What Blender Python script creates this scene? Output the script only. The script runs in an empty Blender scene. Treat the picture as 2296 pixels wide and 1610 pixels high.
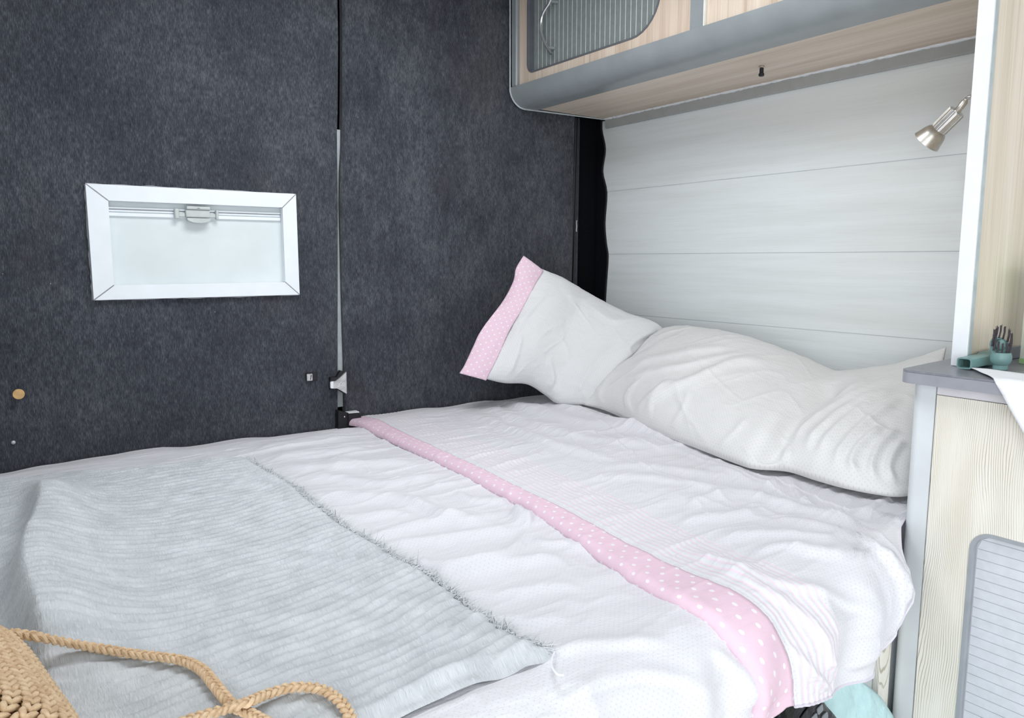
import bpy, bmesh, math, random
import numpy as np
from mathutils import Vector, Matrix

random.seed(7)
rng = np.random.default_rng(11)
sc = bpy.context.scene
COL = sc.collection
FLOOR = 1.30                      # eye height above the van floor; z below is measured from eye level

# ---------------------------------------------------------------- camera, daylight, added fill, exposure
F, CX, CY = 1690.0, 1148.0, 805.0
PITCH = math.atan((805 - 582) / F)
YAW = math.radians(35.3)
cd = bpy.data.cameras.new('camera')
cam = bpy.data.objects.new('camera', cd)
COL.objects.link(cam)
cd.sensor_width = 36.0
cd.lens = F / 2296.0 * 36.0
cd.clip_start = 0.02
cam.location = (0, 0, FLOOR)
cam.rotation_euler = (math.pi / 2 - PITCH, 0, -YAW)
sc.camera = cam

world = bpy.data.worlds.new('overcast_sky')
sc.world = world
world.use_nodes = True
bg = world.node_tree.nodes['Background']
bg.inputs[0].default_value = (0.93, 0.97, 1.0, 1)
bg.inputs[1].default_value = 2.05

def area(name, loc, target, sx, sy, power, color=(0.96, 0.98, 1.0)):
    ld = bpy.data.lights.new(name, 'AREA')
    ld.shape = 'RECTANGLE'; ld.size = sx; ld.size_y = sy
    ld.energy = power; ld.color = color
    o = bpy.data.objects.new(name, ld)
    COL.objects.link(o)
    o.location = loc
    d = Vector(target) - Vector(loc)
    o.rotation_euler = d.to_track_quat('-Z', 'Y').to_euler()
    return o
area('daylight_sliding_door', (-2.4, -1.5, FLOOR + 0.3), (1.2, 1.0, FLOOR - 0.1), 3.0, 2.6, 40)
area('added_overhead_fill', (0.70, 1.25, FLOOR + 0.88), (0.70, 1.25, FLOOR - 1.0), 0.7, 0.5, 9)  # invented overhead lamp, added as soft fill for the bed

vs = sc.view_settings
vs.view_transform = 'Standard'
vs.look = 'None'
vs.gamma = 1.0
vs.use_curve_mapping = False
vs.exposure = 0.25

# ---------------------------------------------------------------- helpers: where a sight line meets a plane of the van
FW = np.array([math.sin(YAW) * math.cos(PITCH), math.cos(YAW) * math.cos(PITCH), -math.sin(PITCH)])
RT = np.array([math.cos(YAW), -math.sin(YAW), 0.0])
UP = np.cross(RT, FW)
def ray(x, y): return FW + RT * (x - CX) / F - UP * (y - CY) / F
def onx(x, y, X): d = ray(x, y); return d * X / d[0]
def ony(x, y, Y): d = ray(x, y); return d * Y / d[1]
def onz(x, y, Z): d = ray(x, y); return d * Z / d[2]
def proj(P):
    w = P @ FW
    return CX + F * (P @ RT) / w, CY - F * (P @ UP) / w

# ---------------------------------------------------------------- helpers: numpy noise
_perm = rng.permutation(512)
_perm = np.concatenate([_perm, _perm, _perm])
_val = rng.uniform(-1, 1, 2048)
def vnoise(x, y, seed=0):
    xi = np.floor(x).astype(int); yi = np.floor(y).astype(int)
    fx = x - xi; fy = y - yi
    fx = fx * fx * fx * (fx * (fx * 6 - 15) + 10); fy = fy * fy * fy * (fy * (fy * 6 - 15) + 10)
    def h(a, b): return _val[_perm[(_perm[(a + seed * 37) & 511] + b) & 511]]
    a = h(xi, yi); b = h(xi + 1, yi); c = h(xi, yi + 1); d = h(xi + 1, yi + 1)
    return (a * (1 - fx) + b * fx) * (1 - fy) + (c * (1 - fx) + d * fx) * fy
def fbm(x, y, seed=0, oct=3):
    s = 0; a = 1.0
    for k in range(oct):
        s = s + a * vnoise(x * 2 ** k, y * 2 ** k, seed + k * 5); a *= 0.5
    return s / 1.75
def ridge(x, y, seed=0):
    return (1 - np.abs(vnoise(x, y, seed)) * 2.6).clip(0, 1) ** 2
def crease(x, y, seed=0):
    return (1 - np.abs(vnoise(x, y, seed)) * 4.5).clip(0, 1) ** 1.6
def sstep(a, b, x):
    t = np.clip((x - a) / (b - a), 0, 1)
    return t * t * (3 - 2 * t)

def seg_dist(px, py, pts):
    """distance and run (0..1) to a polyline"""
    pts = np.array(pts, float)
    L = np.hypot(*(pts[1:] - pts[:-1]).T); cum = np.concatenate([[0], np.cumsum(L)])
    best = np.full(px.shape, 1e9); run = np.zeros(px.shape); side = np.zeros(px.shape)
    for i in range(len(pts) - 1):
        ax, ay = pts[i]; bx, by = pts[i + 1]
        dx, dy = bx - ax, by - ay
        t = np.clip(((px - ax) * dx + (py - ay) * dy) / (L[i] ** 2), 0, 1)
        qx = px - (ax + t * dx); qy = py - (ay + t * dy)
        d = np.hypot(qx, qy)
        m = d < best
        best = np.where(m, d, best)
        run = np.where(m, (cum[i] + t * L[i]) / cum[-1], run)
        side = np.where(m, (dx * qy - dy * qx) / (L[i] * np.maximum(d, 1e-6)), side)
    return best, run, side
def smooth_line(pts, n=6):
    pts = np.array(pts, float)
    if len(pts) < 3: return pts
    out = []
    P = np.vstack([2 * pts[0] - pts[1], pts, 2 * pts[-1] - pts[-2]])
    for i in range(1, len(P) - 2):
        for k in range(n):
            t = k / n
            out.append(0.5 * (2 * P[i] + (P[i + 1] - P[i - 1]) * t + (2 * P[i - 1] - 5 * P[i] + 4 * P[i + 1] - P[i + 2]) * t * t
                              + (3 * P[i] - P[i - 1] - 3 * P[i + 1] + P[i + 2]) * t ** 3))
    out.append(P[-2])
    return np.array(out)
def folds(px, py, dep, lst):
    """cloth folds: each (line, width, height); crest with a steeper shaded flank"""
    s = np.zeros(px.shape)
    for line, w, amp in lst:
        ln = smooth_line(line, 4)
        x0, y0 = ln.min(0) - 4 * w - 10; x1, y1 = ln.max(0) + 4 * w + 10
        m = (px > x0) & (px < x1) & (py > y0) & (py < y1)
        if not m.any(): continue
        d, r, side = seg_dist(px[m], py[m], ln)
        ww = np.maximum(w * (0.68 - 0.27 * side), np.maximum(6.0, 0.78 * abs(amp) * F / dep[m]))
        s[m] += amp * np.exp(-(d / ww) ** 2) * sstep(0, 0.22, r) * sstep(0, 0.22, 1 - r)
    return s

# ---------------------------------------------------------------- helpers: objects
def tag(o, label=None, cat=None, group=None, kind=None):
    if label: o['label'] = label
    if cat: o['category'] = cat
    if group: o['group'] = group
    if kind: o['kind'] = kind
    return o
def empty(name, loc, label=None, cat=None, group=None, kind=None):
    o = bpy.data.objects.new(name, None); COL.objects.link(o)
    o.location = (loc[0], loc[1], loc[2] + FLOOR)
    o.empty_display_size = 0.05
    return tag(o, label, cat, group, kind)
def wloc(o):
    v = Vector((0, 0, 0))
    while o is not None:
        v += o.location; o = o.parent
    return v
def finish(name, me, mat, parent=None, smooth=False, base=None):
    o = bpy.data.objects.new(name, me); COL.objects.link(o)
    if mat is not None: me.materials.append(mat)
    off = Vector((0, 0, -FLOOR))
    if parent is not None:
        o.parent = parent
        off = wloc(parent) + Vector((0, 0, -FLOOR))
    if base is not None:
        o.location = Vector((base[0], base[1], base[2] + FLOOR)) if parent is None else Vector(base) - off
        off = Vector(base)
    me.transform(Matrix.Translation(-off))
    if smooth:
        me.polygons.foreach_set('use_smooth', [True] * len(me.polygons))
    me.update()
    return o
class MB:
    def __init__(s): s.v = []; s.f = []; s.sm = []
    def add(s, v, f, sm=False):
        o = len(s.v); s.v += [tuple(p) for p in v]; s.f += [tuple(i + o for i in q) for q in f]; s.sm += [sm] * len(f)
    def box(s, a, b, bev=0.0, seg=1):
        bm = bmesh.new(); bmesh.ops.create_cube(bm, size=1.0)
        c = [(a[i] + b[i]) / 2 for i in range(3)]; d = [abs(b[i] - a[i]) for i in range(3)]
        for v in bm.verts: v.co = Vector([c[i] + v.co[i] * d[i] for i in range(3)])
        if bev > 0: bmesh.ops.bevel(bm, geom=list(bm.edges), offset=min(bev, min(d) * 0.45), segments=seg, affect='EDGES', profile=0.5)
        bm.verts.index_update()
        s.add([v.co for v in bm.verts], [[v.index for v in f.verts] for f in bm.faces], False); bm.free()
        return s
    def prism(s, poly, axis, a, b):
        """poly of 2-D points extruded along axis 'x','y','z' from a to b"""
        n = len(poly)
        def p3(p, t):
            return {'x': (t, p[0], p[1]), 'y': (p[0], t, p[1]), 'z': (p[0], p[1], t)}[axis]
        v = [p3(p, a) for p in poly] + [p3(p, b) for p in poly]
        f = [list(range(n)), list(range(2 * n - 1, n - 1, -1))]
        f += [[i + n, (i + 1) % n + n, (i + 1) % n, i] for i in range(n)]
        s.add(v, f); return s
    def tube(s, pts, r, n=8, cap=True):
        pts = [Vector(p) for p in pts]; rs = r if hasattr(r, '__len__') else [r] * len(pts)
        v = []; f = []; up = Vector((0.13, 0.21, 0.97)); prev = None
        for i, p in enumerate(pts):
            t = (pts[min(i + 1, len(pts) - 1)] - pts[max(i - 1, 0)]).normalized()
            if prev is None:
                a = t.cross(up)
                if a.length < 1e-3: a = t.cross(Vector((1, 0, 0)))
                a.normalize()
            else:
                a = (prev - t * prev.dot(t)).normalized()
            prev = a; b = t.cross(a)
            for k in range(n):
                an = 2 * math.pi * k / n
                v.append(p + (a * math.cos(an) + b * math.sin(an)) * rs[i])
        for i in range(len(pts) - 1):
            for k in range(n):
                f.append([i * n + k, i * n + (k + 1) % n, (i + 1) * n + (k + 1) % n, (i + 1) * n + k])
        if cap: f += [list(range(n - 1, -1, -1)), list(range((len(pts) - 1) * n, len(pts) * n))]
        s.add(v, f, True); return s
    def lathe(s, prof, o, d, n=24, cap=True):
        """prof: (radius, along) pairs, about the axis d through o"""
        d = Vector(d).normalized(); o = Vector(o)
        a = d.cross(Vector((0.2, 0.3, 0.9))).normalized(); b = d.cross(a)
        v = []; f = []
        for r, h in prof:
            for k in range(n):
                an = 2 * math.pi * k / n
                v.append(o + d * h + (a * math.cos(an) + b * math.sin(an)) * r)
        m = len(prof)
        for i in range(m - 1):
            for k in range(n):
                f.append([i * n + k, i * n + (k + 1) % n, (i + 1) * n + (k + 1) % n, (i + 1) * n + k])
        if cap: f += [list(range(n - 1, -1, -1)), list(range((m - 1) * n, m * n))]
        s.add(v, f, True); return s
    def build(s, name, mat, parent=None, base=None, autosmooth=True):
        me = bpy.data.meshes.new(name); me.from_pydata(s.v, [], s.f)
        bm = bmesh.new(); bm.from_mesh(me); bmesh.ops.recalc_face_normals(bm, faces=bm.faces); bm.to_mesh(me); bm.free()
        o = finish(name, me, mat, parent, False, base)
        if any(s.sm) and autosmooth:
            me.polygons.foreach_set('use_smooth', [True] * len(me.polygons))
            me.set_sharp_from_angle(angle=math.radians(38))
        return o
def grid_obj(name, P, UV, mat, parent=None, thick=0.0, base=None, flip=False):
    """P (n,m,3) grid surface -> smooth mesh, optionally given thickness"""
    n, m = P.shape[:2]
    idx = np.arange(n * m).reshape(n, m)
    q = np.stack([idx[:-1, :-1], idx[1:, :-1], idx[1:, 1:], idx[:-1, 1:]], -1).reshape(-1, 4)
    if flip: q = q[:, ::-1]
    me = bpy.data.meshes.new(name)
    me.vertices.add(n * m); me.vertices.foreach_set('co', P.reshape(-1).astype(np.float32))
    me.loops.add(q.size); me.loops.foreach_set('vertex_index', q.reshape(-1).astype(np.int32))
    me.polygons.add(len(q)); me.polygons.foreach_set('loop_start', np.arange(0, q.size, 4, dtype=np.int32))
    me.update(calc_edges=True)
    if UV is not None:
        uvl = me.uv_layers.new(name='uv')
        uvl.data.foreach_set('uv', UV.reshape(-1, 2)[q.reshape(-1)].reshape(-1).astype(np.float32))
    o = finish(name, me, mat, parent, True, base)
    if thick:
        md = o.modifiers.new('thickness', 'SOLIDIFY'); md.thickness = thick; md.offset = -1
    return o

# ---------------------------------------------------------------- materials
def lin(r, g, b):
    def c(v):
        v /= 255.0
        return v / 12.92 if v <= 0.04045 else ((v + 0.055) / 1.055) ** 2.4
    return (c(r), c(g), c(b), 1.0)
class Mat:
    def __init__(s, name, color=(200, 200, 200), rough=0.5, metal=0.0, spec=0.5):
        s.m = bpy.data.materials.new(name); s.m.use_nodes = True
        s.t = s.m.node_tree; s.b = s.t.nodes['Principled BSDF']
        s.b.inputs['Base Color'].default_value = lin(*color)
        s.b.inputs['Roughness'].default_value = rough
        s.b.inputs['Metallic'].default_value = metal
        s.b.inputs['Specular IOR Level'].default_value = spec
    def n(s, kind, **kw):
        nd = s.t.nodes.new(kind)
        for k, v in kw.items():
            if k in nd.inputs: nd.inputs[k].default_value = v
            else: setattr(nd, k, v)
        return nd
    def l(s, a, b): s.t.links.new(a, b)
    def coord(s, scale=(1, 1, 1), kind='Object', rot=(0, 0, 0)):
        tc = s.n('ShaderNodeTexCoord'); mp = s.n('ShaderNodeMapping')
        mp.inputs['Scale'].default_value = scale; mp.inputs['Rotation'].default_value = rot
        s.l(tc.outputs[kind], mp.inputs['Vector']); return mp.outputs[0]
    def noise(s, vec, scale=5, detail=3, rough=0.5, dist=0.0):
        nd = s.n('ShaderNodeTexNoise'); s.l(vec, nd.inputs['Vector'])
        nd.inputs['Scale'].default_value = scale; nd.inputs['Detail'].default_value = detail
        nd.inputs['Roughness'].default_value = rough; nd.inputs['Distortion'].default_value = dist
        return nd.outputs['Fac']
    def ramp(s, fac, stops):
        r = s.n('ShaderNodeValToRGB'); s.l(fac, r.inputs['Fac'])
        e = r.color_ramp.elements
        e[0].position = stops[0][0]; e[0].color = lin(*stops[0][1])
        e[1].position = stops[-1][0]; e[1].color = lin(*stops[-1][1])
        for p, c in stops[1:-1]:
            k = e.new(p); k.color = lin(*c)
        return r.outputs['Color']
    def mix(s, a, b, fac, mode='MIX'):
        mx = s.n('ShaderNodeMix', data_type='RGBA', blend_type=mode)
        if isinstance(fac, (int, float)): mx.inputs[0].default_value = fac
        else: s.l(fac, mx.inputs[0])
        for sock, v in ((mx.inputs[6], a), (mx.inputs[7], b)):
            if isinstance(v, tuple): sock.default_value = lin(*v)
            else: s.l(v, sock)
        return mx.outputs[2]
    def math(s, op, a, b=None):
        nd = s.n('ShaderNodeMath', operation=op)
        for i, v in enumerate((a, b)):
            if v is None: continue
            if isinstance(v, (int, float)): nd.inputs[i].default_value = v
            else: s.l(v, nd.inputs[i])
        return nd.outputs[0]
    def smooth(s, v, a, b, lo=0.0, hi=1.0):
        nd = s.n('ShaderNodeMapRange', interpolation_type='SMOOTHSTEP'); s.l(v, nd.inputs[0])
        nd.inputs[1].default_value = a; nd.inputs[2].default_value = b; nd.inputs[3].default_value = lo; nd.inputs[4].default_value = hi
        return nd.outputs[0]
    def color(s, c): s.l(c, s.b.inputs['Base Color'])
    def bump(s, h, strength=0.3, dist=0.002, prev=None):
        b = s.n('ShaderNodeBump'); b.inputs['Strength'].default_value = strength; b.inputs['Distance'].default_value = dist
        s.l(h, b.inputs['Height'])
        if prev is not None: s.l(prev, b.inputs['Normal'])
        s.l(b.outputs[0], s.b.inputs['Normal']); return b.outputs[0]
    def dots(s, spacing, radius, soft=0.15):
        """staggered printed dots on the cloth's own coordinates"""
        v = s.coord((1 / spacing, 1 / spacing, 1), 'UV', (0, 0, math.radians(45)))
        vo = s.n('ShaderNodeTexVoronoi', voronoi_dimensions='2D', feature='F1'); s.l(v, vo.inputs['Vector'])
        vo.inputs['Scale'].default_value = 1.0; vo.inputs['Randomness'].default_value = 0.0
        r = radius / spacing
        return s.smooth(vo.outputs['Distance'], r * (1 - soft), r * (1 + soft), 1.0, 0.0)

def simple(name, color, rough=0.5, metal=0.0, spec=0.5, var=0.04, scale=40, bump=0.0):
    M = Mat(name, color, rough, metal, spec)
    nz = M.noise(M.coord(), scale, 3)
    lo = tuple(max(0, c * (1 - var)) for c in color); hi = tuple(min(255, c * (1 + var)) for c in color)
    M.color(M.ramp(nz, [(0.3, lo), (0.7, hi)]))
    if bump: M.bump(nz, bump, 0.001)
    return M.m

def mk_felt(name='felt_lining'):
    M = Mat(name, (48, 52, 62), 1.0, 0, 0.1)
    fine = M.noise(M.coord((1, 1, 0.16)), 520, 3, 0.65)
    mid = M.noise(M.coord((1, 1, 0.35)), 90, 4, 0.65)
    big = M.noise(M.coord((1, 1, 0.8)), 5.5, 4, 0.6)
    speck = M.noise(M.coord((1, 1, 0.6), rot=(0, 0.2, 0)), 240, 1, 0.4)
    m = M.math('ADD', M.math('MULTIPLY', fine, 0.50), M.math('ADD', M.math('MULTIPLY', mid, 0.28), M.math('MULTIPLY', big, 0.22)))
    c = M.ramp(m, [(0.34, (33, 36, 42)), (0.50, (64, 67, 74)), (0.66, (104, 107, 112))])
    warm = M.noise(M.coord((1, 1, 0.6)), 2.6, 3, 0.6)
    c = M.mix(c, (78, 75, 74), M.smooth(warm, 0.52, 0.72, 0, 0.30))
    c = M.mix(c, (190, 195, 202), M.smooth(speck, 0.80, 0.84, 0, 0.8))
    M.color(c); M.bump(fine, 0.5, 0.0015)
    M.b.inputs['Sheen Weight'].default_value = 0.15
    return M.m
def mk_wood(name, axis, tones, line=0.35, scale=1.0, rough=0.5, figure=0.0):
    """axis: grain direction 'y' or 'z'"""
    M = Mat(name, tones[1], rough, 0, 0.35)
    st = {'y': (1, 0.045, 1), 'z': (1, 1, 0.045), 'x': (0.045, 1, 1)}[axis]
    st2 = {'y': (1, 0.012, 1), 'z': (1, 1, 0.012), 'x': (0.012, 1, 1)}[axis]
    co = M.coord(st); co2 = M.coord(st2)
    a = M.noise(co, 26 * scale, 5, 0.6, 0.4)
    b = M.noise(co2, 260 * scale, 4, 0.6)
    p = M.noise(co2, 9 * scale, 1, 0.4)
    c = M.ramp(a, [(0.28, tones[0]), (0.5, tones[1]), (0.72, tones[2])])
    c = M.mix(c, tones[3], M.smooth(b, 0.50, 0.68, 0, line))
    c = M.mix(c, tones[0], M.smooth(p, 0.55, 0.62, 0, 0.25))
    crack = M.noise(M.coord(tuple(x * (0.35 if x < 1 else 1) for x in st2)), 60 * scale, 2, 0.5)
    c = M.mix(c, tuple(int(t * 0.62) for t in tones[0]), M.smooth(crack, 0.72, 0.76, 0, 0.55))
    M.color(c); M.bump(b, 0.12, 0.0006)
    return M.m
def mk_grainy_wood(name):
    """pale ash veneer with drawn cathedral grain lines, grain along z"""
    M = Mat(name, (238, 231, 214), 0.55, 0, 0.3)
    co = M.coord((1, 1, 0.22))
    warp = M.noise(co, 13.0, 1, 0.4)
    warp2 = M.noise(M.coord((1, 1, 0.3)), 55, 2, 0.5)
    sep = M.n('ShaderNodeSeparateXYZ'); M.l(M.coord(), sep.inputs[0])
    ph = M.math('ADD', M.math('MULTIPLY', sep.outputs['Y'], 1900.0), M.math('ADD', M.math('MULTIPLY', warp, 105.0), M.math('MULTIPLY', warp2, 8.0)))
    s1 = M.math('SINE', ph)
    fine = M.noise(M.coord((1, 1, 0.02)), 500, 3, 0.6)
    amp = M.noise(M.coord((1, 1, 0.25)), 30, 2, 0.5)
    lines = M.math('MULTIPLY', M.smooth(s1, 0.55, 1.0, 0, 1), M.smooth(amp, 0.30, 0.62, 0.25, 0.85))
    c = M.ramp(M.noise(co, 16, 3), [(0.3, (231, 226, 214)), (0.7, (241, 239, 232))])
    c = M.mix(c, (170, 161, 140), lines)
    c = M.mix(c, (205, 196, 176), M.smooth(fine, 0.55, 0.72, 0, 0.4))
    M.color(c); M.bump(lines, 0.2, -0.0004)
    return M.m
def mk_plank():
    M = Mat('pale_woodgrain_lining', (228, 230, 226), 0.45, 0, 0.4)
    a = M.noise(M.coord((1, 0.05, 1)), 26, 4, 0.6)
    b = M.noise(M.coord((1, 0.015, 1)), 330, 4, 0.6)
    big = M.noise(M.coord((1, 0.3, 1)), 4, 2)
    c = M.ramp(a, [(0.28, (226, 231, 231)), (0.5, (234, 239, 240)), (0.72, (239, 244, 246))])
    c = M.mix(c, (214, 217, 214), M.smooth(b, 0.52, 0.70, 0, 0.30))
    c = M.mix(c, (222, 219, 208), M.smooth(big, 0.45, 0.65, 0, 0.25))
    M.color(c); M.bump(b, 0.10, 0.0004)
    return M.m
def cloth_bump(M, k=1.0):
    f = M.noise(M.coord((1, 1, 1), 'UV'), 900, 2, 0.5)
    cr = M.noise(M.coord((0.30, 1, 1), 'UV'), 75, 4, 0.6, 0.6)
    p = M.bump(cr, 0.50 * k, 0.004)
    M.bump(f, 0.15 * k, 0.0008, p)
def mk_cotton(name, white, dot, spacing=0.0062, r=0.0010, stripes=False, dotamt=0.45):
    M = Mat(name, white, 0.9, 0, 0.15)
    c = M.mix(white, tuple(int(w * 0.975) for w in white), M.noise(M.coord((1, 1, 1), 'UV'), 7, 3))
    d = M.dots(spacing, r, 0.4)
    c2 = M.mix(c, dot, M.math('MULTIPLY', d, dotamt))
    if stripes:
        sep = M.n('ShaderNodeSeparateXYZ'); M.l(M.coord((1, 1, 1), 'UV'), sep.inputs[0])
        u = sep.outputs['X']
        inside = M.math('MULTIPLY', M.smooth(u, 0.006, 0.010), M.smooth(u, 0.118, 0.124, 1, 0))
        fr = M.math('FRACT', M.math('MULTIPLY', u, 1 / 0.0125))
        line = M.math('MULTIPLY', M.smooth(M.math('ABSOLUTE', M.math('SUBTRACT', fr, 0.5)), 0.12, 0.20, 1, 0), inside)
        c2 = M.mix(c2, c, inside)
        c2 = M.mix(c2, (234, 212, 225), M.math('MULTIPLY', line, 0.75))
    M.color(c2); cloth_bump(M)
    M.b.inputs['Sheen Weight'].default_value = 0.1
    return M.m
def mk_pink():
    M = Mat('pink_polka_cotton', (240, 204, 220), 0.9, 0, 0.15)
    c = M.mix((236, 208, 222), (231, 200, 216), M.noise(M.coord((1, 1, 1), 'UV'), 30, 3))
    c = M.mix(c, (240, 234, 238), M.dots(0.0230, 0.0035, 0.15))
    M.color(c); cloth_bump(M, 0.6)
    return M.m
def mk_plush():
    M = Mat('grey_plush', (206, 212, 216), 1.0, 0, 0.1)
    v = M.coord((1, 1, 1), 'UV')
    big = M.noise(v, 22, 4, 0.6)
    n2 = M.noise(M.coord((2.2, 0.42, 1), 'UV'), 210, 3, 0.6)
    c = M.ramp(big, [(0.30, (190, 194, 198)), (0.52, (205, 209, 213)), (0.72, (218, 221, 225))])
    c = M.mix(c, (228, 231, 234), M.smooth(n2, 0.52, 0.72, 0, 0.55))
    c = M.mix(c, (172, 178, 183), M.smooth(n2, 0.45, 0.28, 0, 0.5))
    M.color(c)
    M.b.inputs['Sheen Weight'].default_value = 0.25
    M.b.inputs['Sheen Roughness'].default_value = 0.4
    p = M.bump(n2, 0.55, 0.003)
    return M.m
def mk_jute():
    M = Mat('natural_jute_yarn', (214, 180, 138), 0.9, 0, 0.15)
    v = M.coord()
    n = M.noise(v, 120, 4, 0.6); f = M.noise(v, 900, 2, 0.5)
    c = M.ramp(n, [(0.3, (200, 168, 132)), (0.55, (222, 194, 160)), (0.75, (235, 210, 178))])
    M.color(c); M.bump(f, 0.4, 0.0006)
    return M.m
def mk_shiny(name, color, rough, crumple=0.6):
    M = Mat(name, color, rough, 0, 0.35)
    v = M.coord()
    M.color(M.ramp(M.noise(v, 30, 2), [(0.3, tuple(int(c * 0.93) for c in color)), (0.7, color)]))
    M.bump(M.noise(v, 24, 3, 0.55, 0.0), crumple, 0.010)
    return M.m

FELT = mk_felt()
WOOD_V = mk_wood('light_oak_front', 'z', [(204, 182, 163), (222, 204, 187), (232, 217, 202), (178, 152, 130)], 0.45)
WOOD_H = mk_wood('light_oak_underside', 'y', [(204, 187, 170), (221, 206, 190), (231, 218, 205), (180, 160, 142)], 0.38)
WOOD_P = mk_wood('light_oak_panel', 'z', [(214, 200, 180), (231, 218, 200), (239, 229, 214), (192, 175, 152)], 0.38)
WOOD_D = mk_grainy_wood('pale_ash_door')
PLANK = mk_plank()
GREY_T = simple('grey_plastic_profile', (148, 154, 157), 0.30, 0, 0.5, 0.03, 15)
GREY_S = simple('grey_side_trim', (168, 170, 168), 0.5, 0, 0.4, 0.02, 30)
GREY_D = simple('dark_grey_recess', (104, 108, 114), 0.45, 0, 0.4, 0.04, 30)
SLAT_U = simple('grey_slat', (134, 141, 140), 0.5, 0, 0.4, 0.04, 60)
GAP_L = simple('pale_slat_gap', (236, 237, 230), 0.5, 0, 0.4, 0.02, 30)
SLAT_W = simple('silver_slat', (216, 219, 226), 0.42, 0.1, 0.5, 0.02, 60)
GAP_D = simple('grey_slat_gap', (188, 192, 198), 0.5, 0, 0.4, 0.02, 30)
RIM_W = simple('silver_grey_rim', (164, 168, 174), 0.4, 0.1, 0.5, 0.03, 30)
WHITE_P = simple('white_edging', (236, 239, 243), 0.4, 0, 0.5, 0.01, 30)
POST = simple('pale_grey_post', (214, 219, 222), 0.42, 0, 0.5, 0.02, 12)
RAIL = simple('pale_rail', (216, 214, 218), 0.45, 0, 0.5, 0.02, 20)
TOPM = simple('grey_worktop', (128, 130, 138), 0.32, 0, 0.5, 0.05, 160)
TOPE = simple('grey_worktop_edging', (150, 152, 160), 0.35, 0, 0.5, 0.02, 40)
BLACK = simple('black_fabric', (14, 15, 19), 0.95, 0, 0.1, 0.2, 120)
RUBBER = simple('black_rubber', (30, 31, 36), 0.45, 0, 0.4, 0.15, 60)
DARKS = simple('charcoal_seal', (58, 60, 66), 0.6, 0, 0.3, 0.12, 70)
SEAL = simple('pale_grey_seal', (186, 194, 196), 0.5, 0, 0.4, 0.05, 30)
STEEL = simple('brushed_nickel', (214, 210, 202), 0.38, 1.0, 0.5, 0.05, 90)
CHROME = simple('chrome', (232, 232, 234), 0.22, 1.0, 0.5, 0.01, 20)
PLATE = simple('zinc_plate', (200, 200, 202), 0.4, 0.6, 0.5, 0.08, 80)
CORK = simple('turned_wood', (206, 168, 116), 0.6, 0, 0.3, 0.08, 90)
FRAMEW = simple('white_window_frame', (232, 237, 242), 0.4, 0, 0.5, 0.01, 20)
FRAMEG = simple('grey_mitre_joint', (150, 152, 156), 0.6, 0, 0.3, 0.04, 60)
BLIND = simple('pale_blind', (217, 225, 226), 0.7, 0, 0.25, 0.018, 9)
LATCHM = simple('grey_latch', (192, 198, 196), 0.4, 0, 0.5, 0.03, 40)
WALLB = simple('van_shell', (196, 198, 198), 0.7, 0, 0.3, 0.03, 8)
FLOORM = simple('grey_vinyl_floor', (150, 148, 144), 0.6, 0, 0.3, 0.06, 12)
SHEET = mk_cotton('white_fitted_sheet', (228, 227, 233), (216, 210, 220))
COTTON = mk_cotton('white_dotted_cotton', (228, 228, 232), (206, 196, 214))
COTTON_T = mk_cotton('white_striped_cotton', (228, 228, 232), (204, 190, 212), stripes=True)
COTTON_P = mk_cotton('white_pillow_cotton', (226, 227, 228), (200, 196, 203), dotamt=0.5)
COTTON_Q = mk_cotton('ivory_pillow_cotton', (231, 231, 230), (204, 198, 204), dotamt=0.5)
PINK = mk_pink()
PLUSH = mk_plush()
FLUFF = simple('grey_plush_thread', (226, 229, 232), 1.0, 0, 0.05, 0.03, 60)
JUTE = mk_jute()
JUTE_SHADE = simple('jute_gap_shade', (150, 116, 82), 0.95, 0, 0.1, 0.1, 200)  # shade between the stitches put into the body colour
TEAL = simple('teal_plastic', (122, 157, 155), 0.35, 0, 0.5, 0.05, 30)
TEAL_SHADE = simple('teal_hollow_shade', (60, 88, 84), 0.6, 0, 0.3, 0.05, 30)  # teal darkened to stand for shade in the hollow tube
BRIS = simple('dark_bristle', (72, 66, 72), 0.7, 0, 0.3, 0.15, 300)
PAPER = simple('white_paper', (244, 245, 249), 0.8, 0, 0.2, 0.01, 10)
CARD_W = simple('white_card', (240, 247, 238), 0.5, 0, 0.4, 0.01, 10)
CARD_G = simple('pale_green_card', (186, 232, 164), 0.5, 0, 0.4, 0.04, 14)
TURQ = mk_shiny('turquoise_plastic', (200, 235, 237), 0.4, 0.9)
BLACKP = mk_shiny('black_plastic', (8, 9, 13), 0.24, 0.7)
PRINT = simple('grey_print', (128, 132, 138), 0.5, 0, 0.3, 0.02, 30)

# ---------------------------------------------------------------- setting: the van shell
XW, YW = 1.90, 2.10
m = MB(); m.box((-0.6, -2.6, -1.36), (2.0, 2.2, -1.30))
tag(m.build('floor', FLOORM), 'grey vinyl floor of the camper van', 'floor', kind='structure')
m = MB(); m.box((-0.6, -2.6, 0.862), (0.28, 2.2, 0.90)); m.box((1.02, -2.6, 0.862), (2.0, 2.2, 0.90)); m.box((0.28, -2.6, 0.862), (1.02, 0.95, 0.90)); m.box((0.28, 1.55, 0.862), (1.02, 2.2, 0.90))  # opening over the bed added to let fill light in
tag(m.build('ceiling', WALLB), 'pale lined ceiling of the camper van', 'ceiling', kind='structure')
m = MB()
m.box((-0.60, 0.30, -1.30), (-0.55, 2.2, 0.86)); m.box((-0.60, -2.6, 0.62), (-0.55, 0.30, 0.86))
tag(m.build('wall_left', WALLB), 'pale lined side wall with the open sliding door', 'wall', kind='structure')
m = MB(); m.box((-0.55, 2.150, -1.30), (1.99, 2.19, 0.86))
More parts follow.
